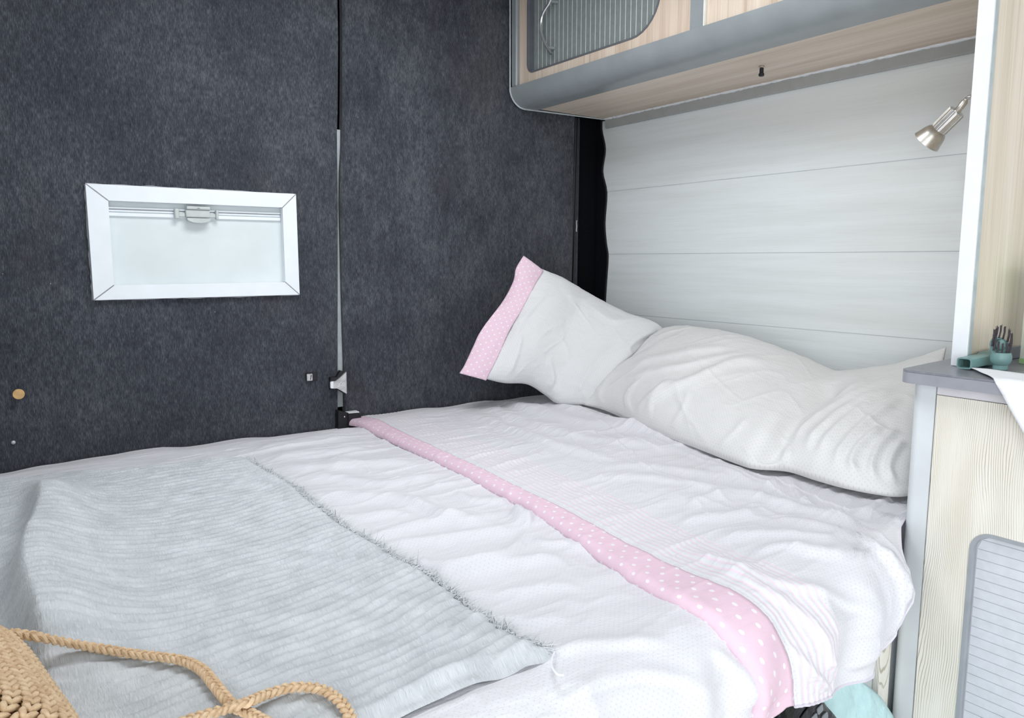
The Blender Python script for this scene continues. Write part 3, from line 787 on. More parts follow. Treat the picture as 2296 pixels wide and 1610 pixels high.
# folds traced over the bed (sight-line coordinates, width, height)
DF = [
 ([(640,1106),(760,1112),(899,1120),(983,1152),(1049,1169),(1136,1145),(1160,1134)], 13, .010),
 ([(800,1222),(836,1206),(934,1176),(1025,1159),(1080,1150)], 12, .008),
 ([(820,1226),(927,1218),(1049,1202),(1130,1190),(1180,1160)], 12, .009),
 ([(880,1258),(940,1268),(1000,1276),(1073,1270),(1153,1236),(1190,1180)], 13, .011),
 ([(930,1300),(1000,1290),(1094,1270),(1227,1258),(1290,1262)], 14, .009),
 ([(960,1350),(1040,1336),(1130,1330),(1240,1318),(1330,1330)], 16, .006),
 ([(1010,1420),(1100,1400),(1190,1404),(1300,1390)], 18, .006),
 ([(1180,1215),(1230,1222),(1290,1225),(1340,1250)], 10, .006),
 ([(1120,1500),(1250,1470),(1400,1450),(1520,1450)], 22, .007),
 ([(1230,1590),(1370,1530),(1480,1520),(1600,1560)], 22, .006),
 ([(590,1030),(680,1020),(760,1012),(840,1000)], 9, .008),
 ([(600,1052),(700,1050),(800,1040),(900,1036),(960,1042)], 10, .008),
 ([(650,1080),(740,1068),(850,1082),(940,1072),(1010,1060)], 10, .007),
 ([(560,1010),(640,1000),(720,985),(790,975)], 9, .008),
 ([(700,970),(740,968),(800,958)], 7, .006),
 ([(690,1150),(780,1160),(880,1150),(960,1165)], 10, .006),
 ([(1150,1136),(1168,1160),(1200,1172)], 12, .014),
 ([(1010,1100),(1060,1120),(1110,1122),(1150,1135)], 8, .006),
 # far right: soft folds running along the pillows
 ([(1060,905),(1126,912),(1283,955),(1457,980),(1560,1012)], 13, .012),
 ([(1040,925),(1110,934),(1260,985),(1420,1012),(1540,1020)], 12, .009),
 ([(1010,930),(1090,950),(1200,1000),(1340,1040),(1430,1052)], 11, .007),
 ([(1150,900),(1250,918),(1400,968),(1520,1005),(1640,1050)], 8, .010),
 ([(1330,1070),(1440,1062),(1560,1080),(1680,1092)], 12, .008),
 ([(1290,1095),(1420,1092),(1560,1112),(1640,1150)], 13, .006),
 ([(1560,1062),(1640,1080),(1700,1102),(1778,1110)], 14, .008),
 ([(1770,1085),(1790,1130),(1830,1165)], 13, .006),
 ([(1500,1122),(1580,1118),(1680,1130),(1790,1160),(1880,1178),(1990,1215)], 10, .010),
 ([(1530,1160),(1600,1140),(1650,1122)], 10, .008),
 ([(1510,1196),(1580,1185),(1650,1180),(1720,1168)], 12, .008),
 ([(1580,1240),(1680,1225),(1790,1232),(1900,1225)], 13, .009),
 ([(1660,1275),(1760,1255),(1850,1265),(1960,1250)], 12, .008),
 ([(1500,1250),(1620,1290),(1740,1330),(1850,1350),(1960,1380)], 16, .006),
 ([(1560,1270),(1680,1330),(1790,1400),(1830,1470),(1850,1540)], 16, .007),
 ([(1740,1180),(1830,1200),(1920,1230),(2000,1290)], 11, .008),
 ([(1900,1180),(1960,1150),(2010,1122)], 11, .007),
 ([(1960,1240),(2000,1310),(2020,1360)], 14, .010),
 ([(1870,1500),(1930,1450),(1990,1400)], 14, .008),
 ([(1740,1440),(1790,1490),(1830,1540)], 9, .007),
 ([(1590,1450),(1650,1510),(1690,1580)], 16, .008),
]
def bed_disp(X, t, px, py, dep, kind):
    Yw = YB - t
    flat = sstep(0.05, 0.16, t)
    wx = X + 0.05 * fbm(X * 2.5, t * 2.5, 21); wy = t + 0.05 * fbm(X * 2.5, t * 2.5, 31)
    d = 0.008 * fbm(X * 3.1, t * 3.3, 3)
    d += 0.0055 * (ridge(wx * 2.2, wy * 7.5, 5) - 0.35) * (0.4 + 0.6 * sstep(-0.2, 0.4, vnoise(X * 3, t * 3, 9)))
    d += 0.0034 * (ridge(wx * 5.0, wy * 16.0, 13) - 0.35) * (0.3 + 0.7 * sstep(-0.1, 0.5, vnoise(X * 4, t * 4, 17)))
    d += 0.0014 * fbm(wx * 16, wy * 52, 41)
    d += 0.0026 * crease(wx * 4.2 + 0.5 * wy, wy * 20.0, 43) * sstep(-0.3, 0.3, vnoise(X * 5, t * 5, 19))
    d += 0.0016 * crease(wx * 9.0, wy * 34.0 + wx * 6, 47)
    if kind == 'turn':
        d += 0.0035 * (ridge(wx * 20.0 + t * 5, wy * 4.0, 51) - 0.35) * sstep(0.2, 0.5, X - 0.8)
    d += folds(px, py, dep, DF) * 1.15
    d *= flat * 0.85 + 0.15
    # the cover lies a little lower along the rear doors, with a ruffled edge
    d += -0.012 * (1 - sstep(0.0, 0.10, t)) + 0.008 * vnoise(X * 9, X * 0 + 2.2, 4) * (1 - sstep(0.02, 0.12, t))
    return d
def bed_surface(X, t, kind, lift, damp=1.0):
    Y, Z, ny, nz = prof_point(X, t)
    P = np.stack([X, Y, Z], -1); px, py = proj(P)
    d = bed_disp(X, t, px, py, P @ FW, kind) * damp + lift
    # soft vertical pleats where the cloth hangs
    hang = sstep(0.2, 1.0, -ny)
    d = d + hang * 0.006 * np.sin(X * 48 + 3 * vnoise(X * 5, t * 3, 8)) * sstep(-0.3, 0.4, vnoise(X * 4.0, t * 0 + 1.0, 6))
    return P + np.stack([0 * d, ny * d, nz * d], -1)

duv = empty('duvet', (0.6, 1.3, -0.50), 'white duvet with tiny dots and pink polka dot border across the bed', 'duvet')
nu, nv = 360, 460
u = np.linspace(0, 1, nu)[:, None]; v = np.linspace(0, 1, nv)[None, :]
X = XL0 + u * (1.02 - XL0) + 0 * v
t = v * t_hem(X)
P = bed_surface(X, t, 'main', 0.0)
grid_obj('cover', P, np.stack([X, t], -1), COTTON, duv, 0.0, flip=True)
# turned-back section with its border
bt = YB - np.array([2.088, 2.03, 1.75, 1.48, 1.14, 0.95, 0.78, 0.68, 0.60])
bl = np.array([0.872, 0.872, 0.866, 0.855, 0.831, 0.800, 0.764, 0.752, 0.757])
bt2 = np.concatenate([bt, [1.60, 1.72]]); bl2 = np.concatenate([bl, [0.775, 0.800]])
brw = np.interp(bt2, YB - np.array([2.1, 2.0, 1.42, 1.15, 0.86, 0.67, 0.56, 0.40])[:], [0.060, 0.055, 0.036, 0.037, 0.062, 0.080, 0.085, 0.086])
def bandL(t): return np.interp(t, bt2, bl2) + 0.004 * vnoise(t * 6, t * 0 + .5, 12)
def bandW(t): return np.interp(t, bt2, brw)
def edge_lift(s, top=0.018):
    """rolled edge: rises from the cover below to the thickness of the folded layer"""
    return top * np.sqrt(np.clip(1 - (1 - np.clip(s / 0.016, 0, 1)) ** 2, 0, 1)) - 0.001
nv = 560
v = np.linspace(0, 1, nv)[None, :]
w = np.linspace(0, 1, 16)[:, None] ** 1.5
X = np.zeros((16, nv)); T = np.zeros((16, nv))
tt = v * float(t_hem(np.array(0.83)))
Xl = bandL(tt); Xr = Xl + bandW(tt)
X = Xl + (Xr - Xl) * w; T = tt + 0 * w
T = np.minimum(T, v * (t_hem(X)))
P = bed_surface(X, T, 'turn', edge_lift(X - Xl), 0.5)
grid_obj('pink_border', P, np.stack([X - Xl + 0.7 * edge_lift(X - Xl), T], -1), PINK, duv, 0.003, flip=True)['label'] = 'pink border with white polka dots'
nu = 440
XRt = XRv(v)
s = np.linspace(0, 1, nu)[:, None]
X = Xr + (XRt - Xr) * s
T = v * t_hem(X)
Xr2 = bandL(T) + bandW(T)
uu_ = X - Xr
pleat = 0.0005 * np.cos(2 * math.pi * uu_ / 0.0125) * sstep(0.004, 0.010, uu_) * sstep(0.125, 0.115, uu_)
P = bed_surface(X, T, 'turn', 0.017 + pleat - 0.006 * sstep(0.9, 1.0, s + 0 * X), 0.5 + 0.5 * sstep(0.0, 0.06, uu_))
o = grid_obj('turned_back_part', P, np.stack([X - Xr, T], -1), COTTON_T, duv, 0.0, flip=True)
o['label'] = 'turned-back part with pale pink stripes'
q = MB(); q.tube(np.concatenate([P[::3, -1], P[-1, ::-3]]) - np.array([0, 0, 0.0012]), 0.0022, 6); q.build('hem', COTTON, duv)

# ---------------------------------------------------------------- throw blanket
def blanket_extra(X, t):
    Y = YB - t
    # big fold running along the bed near the left of the picture
    xc = 0.045 + 0.05 * (Y - 1.3) + 0.012 * np.sin(Y * 9)
    run = sstep(0.85, 1.05, Y) * sstep(1.85, 1.55, Y)
    d = 0.062 * run * np.exp(-np.where(X > xc, (X - xc) / 0.080, (X - xc) / 0.022) ** 2)
    d -= 0.012 * run * np.exp(-((X - xc + 0.07) / 0.04) ** 2)
    d += 0.007 * fbm(X * 5, t * 6, 61)
    return d
def edgeX(t): return 0.522 - 0.022 * sstep(0.6, 0.2, t) + 0.010 * vnoise(t * 7, t * 0 + 3.3, 14) + 0.014 * sstep(1.30, 1.44, t)
def backY(X): return 1.905 - 0.10 * sstep(0.0, 0.5, X) + 0.012 * vnoise(X * 8, X * 0 + 7.7, 15)
def frontT(X): return YB - (0.662 + 0.010 * vnoise(X * 9, X * 0 + 1.7, 18) - 0.05 * sstep(0.35, 0.0, X))
def blanket_surface(X, T, rib=True):
    Y, Z, ny, nz = prof_point(X, T)
    P = np.stack([X, Y, Z], -1); px, py = proj(P)
    d = bed_disp(X, T, px, py, P @ FW, 'main') * 0.6 + 0.018
    d = d + blanket_extra(X, T)
    near = np.minimum(edgeX(T) - X, np.minimum(T - (YB - backY(X)), frontT(X) - T))
    d = d - 0.014 * (1 - sstep(0.0, 0.028, near))
    if rib:
        warp = 0.034 * fbm(X * 3.4, T * 2.6, 71) + 0.011 * fbm(X * 10, T * 7, 72) + 0.16 * (X - 0.3) * sstep(0.40, 0.52, X) * 0.4
        ph = 2 * math.pi * (T + warp + 0.10 * X) / 0.0205
        r = 0.5 + 0.5 * np.sin(ph)
        amp = (0.0027 + 0.0032 * sstep(0.25, 0.5, X)) * (0.55 + 0.45 * sstep(-0.4, 0.4, vnoise(X * 8, T * 8, 73)))
        d = d + amp * (r - 0.5)
        d = d + 0.0002 * np.sin(2 * math.pi * (X + 0.004 * fbm(X * 12, T * 60, 74)) / 0.0052) * r
    return P + np.stack([0 * d, ny * d, nz * d], -1)
blk = empty('throw_blanket', (0.1, 1.3, -0.46), 'pale grey ribbed plush throw with frayed edge on the duvet', 'blanket')
nu, nv = 560, 460
u = np.linspace(0, 1, nu)[:, None]; v = np.linspace(0, 1, nv)[None, :]
X = -0.42 + u * (0.52 + 0.42) + 0 * v
T0 = YB - backY(X); T1 = frontT(X); T = T0 + (T1 - T0) * v
X = -0.42 + u * (edgeX(T) + 0.42)
P = blanket_surface(X, T)
UVb = np.stack([X, T], -1)
grid_obj('plush_cloth', P, UVb, PLUSH, blk, 0.0, flip=True)
# fringe of loose threads along the edge
def strands(name, roots, dirs, lens, rad, mat, parent, bend=0.4):
    V = []; Fc = []
    n = len(roots)
    up = np.array([0, 0, 1.0])
    k = 0
    for i in range(n):
        p = roots[i]; d = dirs[i]; L = lens[i]
        side = np.cross(d, up); side /= (np.linalg.norm(side) + 1e-9)
        curl = rng.normal(0, bend, 3) * L
        pts = [p, p + d * L * 0.5 + curl * 0.3, p + d * L + curl * 0.8 - up * L * 0.15]
        for j, q in enumerate(pts):
            r = rad * (1.0 - 0.4 * j)
            V += [q - side * r, q + side * r, q + np.cross(side, d) * r]
        for j in range(2):
            a = k + 3 * j
            for e in range(3):
                Fc.append((a + e, a + (e + 1) % 3, a + 3 + (e + 1) % 3, a + 3 + e))
        k += 9
    me = bpy.data.meshes.new(name); me.from_pydata([tuple(x) for x in V], [], Fc)
    o = finish(name, me, mat, parent, True); o['kind'] = 'stuff'
    return o
nT = 2400
tq = rng.uniform(YB - 1.80, YB - 0.665, nT)
xq = edgeX(tq) - rng.uniform(0, 0.014, nT)
R = blanket_surface(xq[:, None], tq[:, None], False)[:, 0, :] + np.array([0, 0, 0.001])
D = np.stack([rng.uniform(0.4, 1.0, nT), rng.normal(0, 0.55, nT), rng.uniform(-0.15, 0.28, nT)], -1); D /= np.linalg.norm(D, axis=1)[:, None]
strands('fringe', R, D, rng.uniform(0.004, 0.013, nT), 0.0010, FLUFF, blk, 1.0)
# a loose white thread trailing from the blanket corner
pts = [(1243, 1462), (1237, 1480), (1238, 1496), (1250, 1512), (1264, 1514)]
w3 = []
for x, y in pts:
    p = onz(x, y, BZ + 0.012); w3.append(p)
q = MB(); q.tube(smooth_line(w3, 5), 0.0012, 6); q.build('loose_thread', PAPER, blk)

# ---------------------------------------------------------------- pillows
def lay(pts, n):
    """pts: (x, y, 'X'|'Y'|'Z', value) corners of an edge -> n smooth 3-D points"""
    P = np.array([{'X': onx, 'Y': ony, 'Z': onz}[k](x, y, v) for x, y, k, v in pts])
    S = smooth_line(P, 12)
    d = np.concatenate([[0], np.cumsum(np.linalg.norm(S[1:] - S[:-1], axis=1))]); d /= d[-1]
    tt = np.linspace(0, 1, n)
    return np.stack([np.interp(tt, d, S[:, i]) for i in range(3)], -1)
def pillow_mesh(name, top, bot, H, Hb, hfun, fl, mat, parent, n=190, m=130, seed=0, micro=1.0, fs=0.85):
    A = lay(top, n)[:, None, :]; B = lay(bot, n)[:, None, :]
    vv = np.linspace(0, 1, m)[None, :, None]
    C = A + (B - A) * vv
    U = np.linspace(0, 1, n)[:, None] + 0 * vv[..., 0]; V = vv[..., 0] + 0 * U
    nu_ = np.gradient(C, axis=0); nv_ = np.gradient(C, axis=1)
    N = np.cross(nu_, nv_); N /= np.linalg.norm(N, axis=-1)[..., None] + 1e-12
    if (N.mean((0, 1)) @ FW) > 0: N = -N
    Nm = N.mean((0, 1)); N = 0.5 * N + 0.5 * Nm; N /= np.linalg.norm(N, axis=-1)[..., None]
    e = np.clip((1 - np.abs(2 * U - 1) ** 3.2), 0, 1) ** 0.5 * np.clip((1 - np.abs(2 * V - 1) ** 2.6), 0, 1) ** 0.5
    h = H * e * hfun(U, V)
    front = C + N * h[..., None]
    px, py = proj(front)
    len_u = float(np.linalg.norm(nu_, axis=-1).sum(0).mean()); len_v = float(np.linalg.norm(nv_, axis=-1).sum(1).mean())
    S, Tt = U * len_u, V * len_v
    e2 = np.clip(e * 3, 0, 1)
    d = folds(px, py, front @ FW, fl) * fs + micro * (0.003 * fbm(S * 9, Tt * 9, seed) + 0.0022 * (ridge(S * 9 + Tt * 7, Tt * 9 - S * 7, seed + 3) - 0.3) + 0.0012 * fbm(S * 40, Tt * 40, seed + 7) + 0.0034 * crease(S * 3.2 + Tt * 2.5 + 0.3 * vnoise(S * 5, Tt * 5, seed + 6), Tt * 15 - S * 6, seed + 13) * sstep(-.2, .4, vnoise(S * 6, Tt * 6, seed + 4)))
    d += 0.006 * (1 - e2) * vnoise(U * 34, V * 26, seed + 9) * np.clip(e * 6, 0, 1)      # puckers along the seam
    front = front + N * (d * e2)[..., None]
    back = C - N * (Hb * e)[..., None]
    UVm = np.stack([S, Tt], -1)
    # weld the two faces in one closed mesh
    P = np.concatenate([front, back[:, ::-1]], axis=1); UU = np.concatenate([UVm, UVm[:, ::-1]], axis=1)
    o = grid_obj(name, P, UU, mat, parent)
    bm = bmesh.new(); bm.from_mesh(o.data)
    bmesh.ops.remove_doubles(bm, verts=bm.verts, dist=1e-5)
    b = [e_ for e_ in bm.edges if e_.is_boundary]
    if b: bmesh.ops.holes_fill(bm, edges=b, sides=0)
    bmesh.ops.recalc_face_normals(bm, faces=bm.faces)
    bm.to_mesh(o.data); bm.free()
    return o
pa = empty('pillow', (1.56, 1.85, -0.46), 'upright pillow with pink polka dot border leaning on the dark felt door', 'pillow', 'pillows on the bed')
topA = [(1211,601,'Y',1.95), (1262,624,'Y',1.945), (1322,660,'Y',1.93), (1400,700,'X',1.74), (1466,722,'X',1.78), (1492,742,'X',1.80)]
botA = [(1082,848,'Y',1.90), (1130,859,'Y',1.89), (1182,862,'Y',1.885), (1222,886,'Y',1.87), (1252,905,'Z',-.452), (1322,908,'Z',-.45)]
foldA = [
 ([(1140,800),(1160,740),(1195,690),(1240,640)], 9, .005),
 ([(1140,845),(1158,800),(1172,740)], 8, .006),
 ([(1230,880),(1240,845),(1228,800)], 8, .007),
 ([(1330,690),(1370,720),(1400,712)], 12, .009),
 ([(1400,800),(1420,770),(1450,752),(1480,742)], 13, .010),
 ([(1270,660),(1300,672),(1318,664)], 9, .006),
 ([(1340,880),(1370,840),(1410,800),(1440,780)], 14, .010),
 ([(1290,900),(1310,850),(1350,800),(1400,760)], 9, .006),
]
pillow_mesh('pillowcase', topA, botA, 0.060, 0.022, lambda U, V: 1.0 + 0 * U, foldA, COTTON_P, pa, seed=101)
# flange of pillow A
inA = lay([(1219,607,'Y',1.935), (1199,641,'Y',1.925), (1170,694,'Y',1.91), (1140,746,'Y',1.90), (1115,804,'Y',1.89), (1090,853,'Y',1.885)], 80)
outA = lay([(1174,574,'Y',1.96), (1157,602,'Y',1.955), (1150,632,'Y',1.95), (1124,680,'Y',1.94), (1078,742,'Y',1.93), (1060,778,'Y',1.925), (1042,818,'Y',1.92), (1031,836,'Y',1.92)], 80)
ww = np.linspace(0, 1, 18)[:, None, None]
Pf = inA[None] + (outA - inA)[None] * ww
sv = np.linspace(0, 1, 80)[None, :] + 0 * ww[..., 0]; wv = ww[..., 0] + 0 * sv
bulge = 0.012 * np.sin(np.pi * wv) * (0.6 + 0.4 * np.sin(sv * 9)) + 0.010 * wv * np.sin(sv * 13 + 1) + 0.004 * fbm(sv * 8, wv * 3, 88)
Nf = -FW; Pf = Pf + Nf * bulge[..., None]
o = grid_obj('pink_border', Pf, np.stack([wv * 0.105, sv * 0.62], -1), PINK, pa, 0.004); o['label'] = 'pink border with white polka dots'

pb = empty('pillow', (1.64, 1.25, -0.46), 'long crumpled white pillow slumped against the boarded wall', 'pillow', 'pillows on the bed')
topB = [(1478,752,'X',1.74), (1500,737,'X',1.765), (1545,738,'X',1.79), (1605,752,'X',1.81), (1690,776,'X',1.825), (1765,802,'X',1.835), (1835,830,'X',1.84), (1893,852,'X',1.84), (1950,846,'X',1.84), (2005,832,'X',1.84), (2060,806,'X',1.84), (2122,778,'X',1.845)]
botB = [(1308,908,'Z',-.452), (1360,922,'Z',-.452), (1450,962,'Z',-.452), (1560,1005,'Z',-.452), (1650,1040,'Z',-.452), (1692,1052,'Z',-.452), (1765,1058,'Z',-.452), (1830,1078,'Z',-.452), (1900,1097,'Z',-.452), (1990,1113,'Z',-.452), (2035,1113,'Z',-.452), (2062,1108,'Z',-.452)]
foldB = [
 ([(1320,900),(1340,850),(1370,815),(1420,790),(1480,760)], 12, -.012),
 ([(1390,832),(1470,806),(1560,787),(1660,774)], 10, .008),
 ([(1375,856),(1450,838),(1550,817),(1640,797),(1700,787)], 10, .008),
 ([(1446,952),(1450,915),(1482,884),(1530,862),(1590,836),(1650,812),(1740,810)], 11, .013),
 ([(1430,945),(1436,915),(1465,885),(1520,850)], 9, .007),
 ([(1520,880),(1600,850),(1700,830)], 14, .004),
 ([(1455,950),(1462,900),(1500,850)], 8, .005),
 ([(1500,960),(1530,920),(1545,870)], 8, .004),
 ([(1610,1005),(1640,975),(1680,930)], 8, .004),
 ([(1420,935),(1405,890),(1440,840)], 8, .005),
 ([(1350,920),(1345,880),(1375,830)], 8, .005),
 # crease between the lobes, then a fan of folds
 ([(1690,1052),(1705,1030),(1745,985),(1765,945),(1800,915),(1850,880),(1905,852)], 16, -.032),
 ([(1770,950),(1820,915),(1880,885),(1960,850)], 12, .010),
 ([(1770,1000),(1800,950),(1860,910),(1960,868),(2030,838)], 12, .011),
 ([(1800,1020),(1830,970),(1900,915),(1990,870)], 11, .011),
 ([(1840,1040),(1845,1000),(1890,950),(1960,900),(2030,860)], 12, .012),
 ([(1880,1060),(1880,1020),(1920,970),(1980,920),(2030,890)], 12, .011),
 ([(1930,1075),(1910,1040),(1930,1000),(1990,950)], 12, .012),
 ([(1970,1085),(1955,1050),(1975,1000),(2020,960)], 11, .011),
 ([(2010,1095),(1995,1050),(2010,1010),(2035,985)], 11, .010),
 ([(1755,1050),(1760,1010),(1758,980)], 10, .009),
 ([(1790,1062),(1840,1075),(1900,1085)], 10, .008),
]
def lobes(U, V):
    uc = 0.60 - 0.04 * (V - 0.5)
    return 1.0 + 0.25 * np.exp(-((U - 0.36) / 0.2) ** 2) - 0.25 * sstep(0.8, 1.0, U)
pillow_mesh('pillowcase', topB, botB, 0.078, 0.006, lobes, foldB, COTTON_Q, pb, n=480, m=220, seed=131, micro=0.8)

# ---------------------------------------------------------------- crocheted bag with braided strap
bag = empty('crochet_bag', (-0.12, 0.80, -0.455), 'crocheted natural jute bag with braided cord strap lying on grey throw', 'bag')
BC = np.array([-0.123, 0.792]); BA, BBh, BH0, BH1 = 0.162, 0.160, -0.452, -0.351
ang = math.radians(10)
def bag_pt(th, ph, lift=0.0):
    """th around, ph 0 (foot) .. 1 (middle of the top)"""
    c, s_ = math.cos(th), math.sin(th)
    rr = (abs(c) ** 6.5 + abs(s_) ** 6.5) ** (-1 / 6.5)
    a = ph * math.pi / 2
    k = math.cos(a) ** 0.42 if ph < 1 else 0.0
    z = BH0 + (BH1 - BH0) * math.sin(a) ** 0.8
    x, y = BA * rr * c * k, BBh * rr * s_ * k
    X_ = BC[0] + x * math.cos(ang) + y * math.sin(ang) * -0.0 - 0.17 * y
    Y_ = BC[1] + y + 0.0 * x
    n = np.array([c * math.cos(a), s_ * math.cos(a), math.sin(a) * 1.0 + 0.05]); n /= np.linalg.norm(n)
    return np.array([X_, Y_, z]) + n * lift, n
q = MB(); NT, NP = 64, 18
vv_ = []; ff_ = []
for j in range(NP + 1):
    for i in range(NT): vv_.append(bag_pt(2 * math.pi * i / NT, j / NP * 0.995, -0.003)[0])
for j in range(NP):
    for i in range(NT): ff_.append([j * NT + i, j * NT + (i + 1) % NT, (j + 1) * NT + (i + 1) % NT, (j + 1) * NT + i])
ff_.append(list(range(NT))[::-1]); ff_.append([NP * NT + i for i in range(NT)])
q.add(vv_, ff_, True); q.build('bag_body', JUTE_SHADE, bag)  # body coloured darker than the yarn to paint shade in the stitch gaps
# chain stitches in rounds
sv_, sf_ = [], []
def ell(c, d, n, L, r):
    d = d / np.linalg.norm(d); s_ = np.cross(n, d); s_ /= np.linalg.norm(s_); n = np.cross(d, s_)
    base = len(sv_)
    for a_, rr in ((-1, 0.15), (-0.55, 0.85), (0.1, 1.0), (0.65, 0.75), (1, 0.12)):
        for k in range(6):
            an = 2 * math.pi * k / 6
            sv_.append(tuple(c + d * L * a_ + (s_ * math.cos(an) + n * math.sin(an)) * r * rr))
    for j in range(4):
        for k in range(6): sf_.append((base + j * 6 + k, base + j * 6 + (k + 1) % 6, base + (j + 1) * 6 + (k + 1) % 6, base + (j + 1) * 6 + k))
phs = [0.06, 0.16, 0.26, 0.36, 0.46, 0.56, 0.65, 0.73, 0.80, 0.86, 0.91, 0.95, 0.972, 0.985, 0.993, 0.9975, 0.9995]
for j, ph in enumerate(phs):
    th = -1.55; 
    while th < 4.70:
        p, n = bag_pt(th, ph, 0.001)
        p2, _ = bag_pt(th + 0.02, ph, 0.001); tg = p2 - p; stepL = np.linalg.norm(tg) / 0.02
        tg /= np.linalg.norm(tg)
        bi = np.cross(n, tg); bi /= np.linalg.norm(bi)
        jit = rng.normal(0, 0.10, 3)
        ell(p + bi * 0.0030, tg * 0.9 + bi * 0.50 + jit * 0.4, n, 0.0075, 0.0034)
        ell(p - bi * 0.0030, tg * 0.9 - bi * 0.50 + jit * 0.4, n, 0.0075, 0.0034)
        th += 0.0100 / max(stepL, 0.02)
me = bpy.data.meshes.new('stitches'); me.from_pydata(sv_, [], sf_)
o = finish('stitches', me, JUTE, bag, True); o['kind'] = 'stuff'
# strap: three-strand braid along a path on the blanket
strap_px = [(18,1419,.050), (60,1424,.036), (100,1431,.020), (200,1450,0), (300,1466,0), (400,1479,0), (450,1500,0), (482,1536,0), (520,1580,0), (560,1600,0), (620,1632,0), (690,1668,0), (760,1680,0), (798,1650,0), (787,1612,0), (762,1572,0), (720,1546,0), (660,1541,0), (600,1556,.002), (548,1577,.010), (500,1592,.002), (430,1612,0), (330,1650,0), (230,1680,0)]
path = []
for x, y, up_ in strap_px:
    w_ = np.linspace(0.45, 1.6, 700)
    Pr = ray(x, y)[None, :] * w_[:, None]
    zs_ = blanket_surface(np.minimum(Pr[:, 0], 0.51)[:, None], np.clip(YB - Pr[:, 1], 0.2, 1.425)[:, None], False)[:, 0, 2] + 0.009 + up_
    k_ = int(np.argmax(Pr[:, 2] < zs_))
    path.append(Pr[k_])
S = smooth_line(path, 14)
dl = np.concatenate([[0], np.cumsum(np.linalg.norm(S[1:] - S[:-1], axis=1))])
N_ = int(dl[-1] / 0.0016); ss = np.linspace(0, dl[-1], N_)
S = np.stack([np.interp(ss, dl, S[:, i]) for i in range(3)], -1)
Tg = np.gradient(S, axis=0); Tg /= np.linalg.norm(Tg, axis=1)[:, None]
Sd = np.cross(Tg, [0, 0, 1.0]); Sd /= np.linalg.norm(Sd, axis=1)[:, None]; Nn = np.cross(Sd, Tg)
q = MB()
for k in range(3):
    ph = 2 * math.pi * ss / 0.024 + 2 * math.pi * k / 3
    Q = S + Sd * (0.0042 * np.sin(ph))[:, None] + Nn * (0.0022 * np.sin(2 * ph))[:, None]
    q.tube(Q, 0.0026, 7)
st = q.build('strap', JUTE, bag); st['label'] = 'braided cord strap'

# ---------------------------------------------------------------- things on the worktop
WZ = -0.1900
# crevice nozzle: a flat tube that swells to a round socket, lying in front of the partition
nz_ = empty('crevice_nozzle', (1.50, 0.600, WZ), 'teal plastic tube nozzle lying against the white edged partition', 'nozzle')
a0 = np.array([1.392, 0.6055, WZ + 0.0108]); a1 = np.array([1.528, 0.603, WZ + 0.0150])
ax_ = (a1 - a0); Ln = np.linalg.norm(ax_); ax_ /= Ln
sd_ = np.cross(ax_, [0, 0, 1.0]); sd_ /= np.linalg.norm(sd_); up_ = np.cross(sd_, ax_)
def sect(s, inner=0.0):
    k = sstep(0.45, 0.62, np.array(s)).item()
    hw = 0.0122 * (1 - k) + 0.0150 * k - inner; hh = 0.0098 * (1 - k) + 0.0145 * k - inner
    ex = 6 * (1 - k) + 2.0 * k
    o_ = []
    for i in range(28):
        an = 2 * math.pi * i / 28; c, s_ = math.cos(an), math.sin(an)
        r = (abs(c) ** ex + abs(s_) ** ex) ** (-1 / ex)
        o_.append(a0 + ax_ * Ln * s + sd_ * hw * r * c + up_ * hh * r * s_)
    return o_
ring = [0, 0.02, 0.2, 0.4, 0.47, 0.52, 0.57, 0.62, 0.75, 1.0]
q = MB(); vv_ = []
for s in ring: vv_ += sect(s)
for s in ring[::-1][:-1]: vv_ += sect(s, 0.0022)
vv_ += sect(0.0, 0.0022)
nr = 2 * len(ring); ff_ = []
for j in range(nr - 1):
    for k in range(28): ff_.append([j * 28 + k, j * 28 + (k + 1) % 28, (j + 1) * 28 + (k + 1) % 28, (j + 1) * 28 + k])
ff_ += [[(nr - 1) * 28 + k, (nr - 1) * 28 + (k + 1) % 28, (k + 1) % 28, k] for k in range(28)]
q.add(vv_, ff_, True); q.build('tube', TEAL, nz_)
q = MB(); q.prism([(p[1], p[2]) for p in sect(0.10, 0.0025)], 'x', 1.4105, 1.4125); q.build('tube_shade', TEAL_SHADE, nz_)  # dark plug paints the shade seen down the open end

br = empty('dusting_brush', (1.455, 0.560, WZ), 'teal oval dusting brush standing with dark bristles upward', 'brush')
bc = Vector((1.444, 0.569, WZ))
q = MB(); q.lathe([(0.0105, 0.0), (0.0115, 0.001), (0.0115, 0.008), (0.0125, 0.009), (0.0150, 0.012), (0.0165, 0.018), (0.0162, 0.025), (0.0145, 0.030)], bc, (0, 0, 1), 28); q.build('collar', TEAL, br)
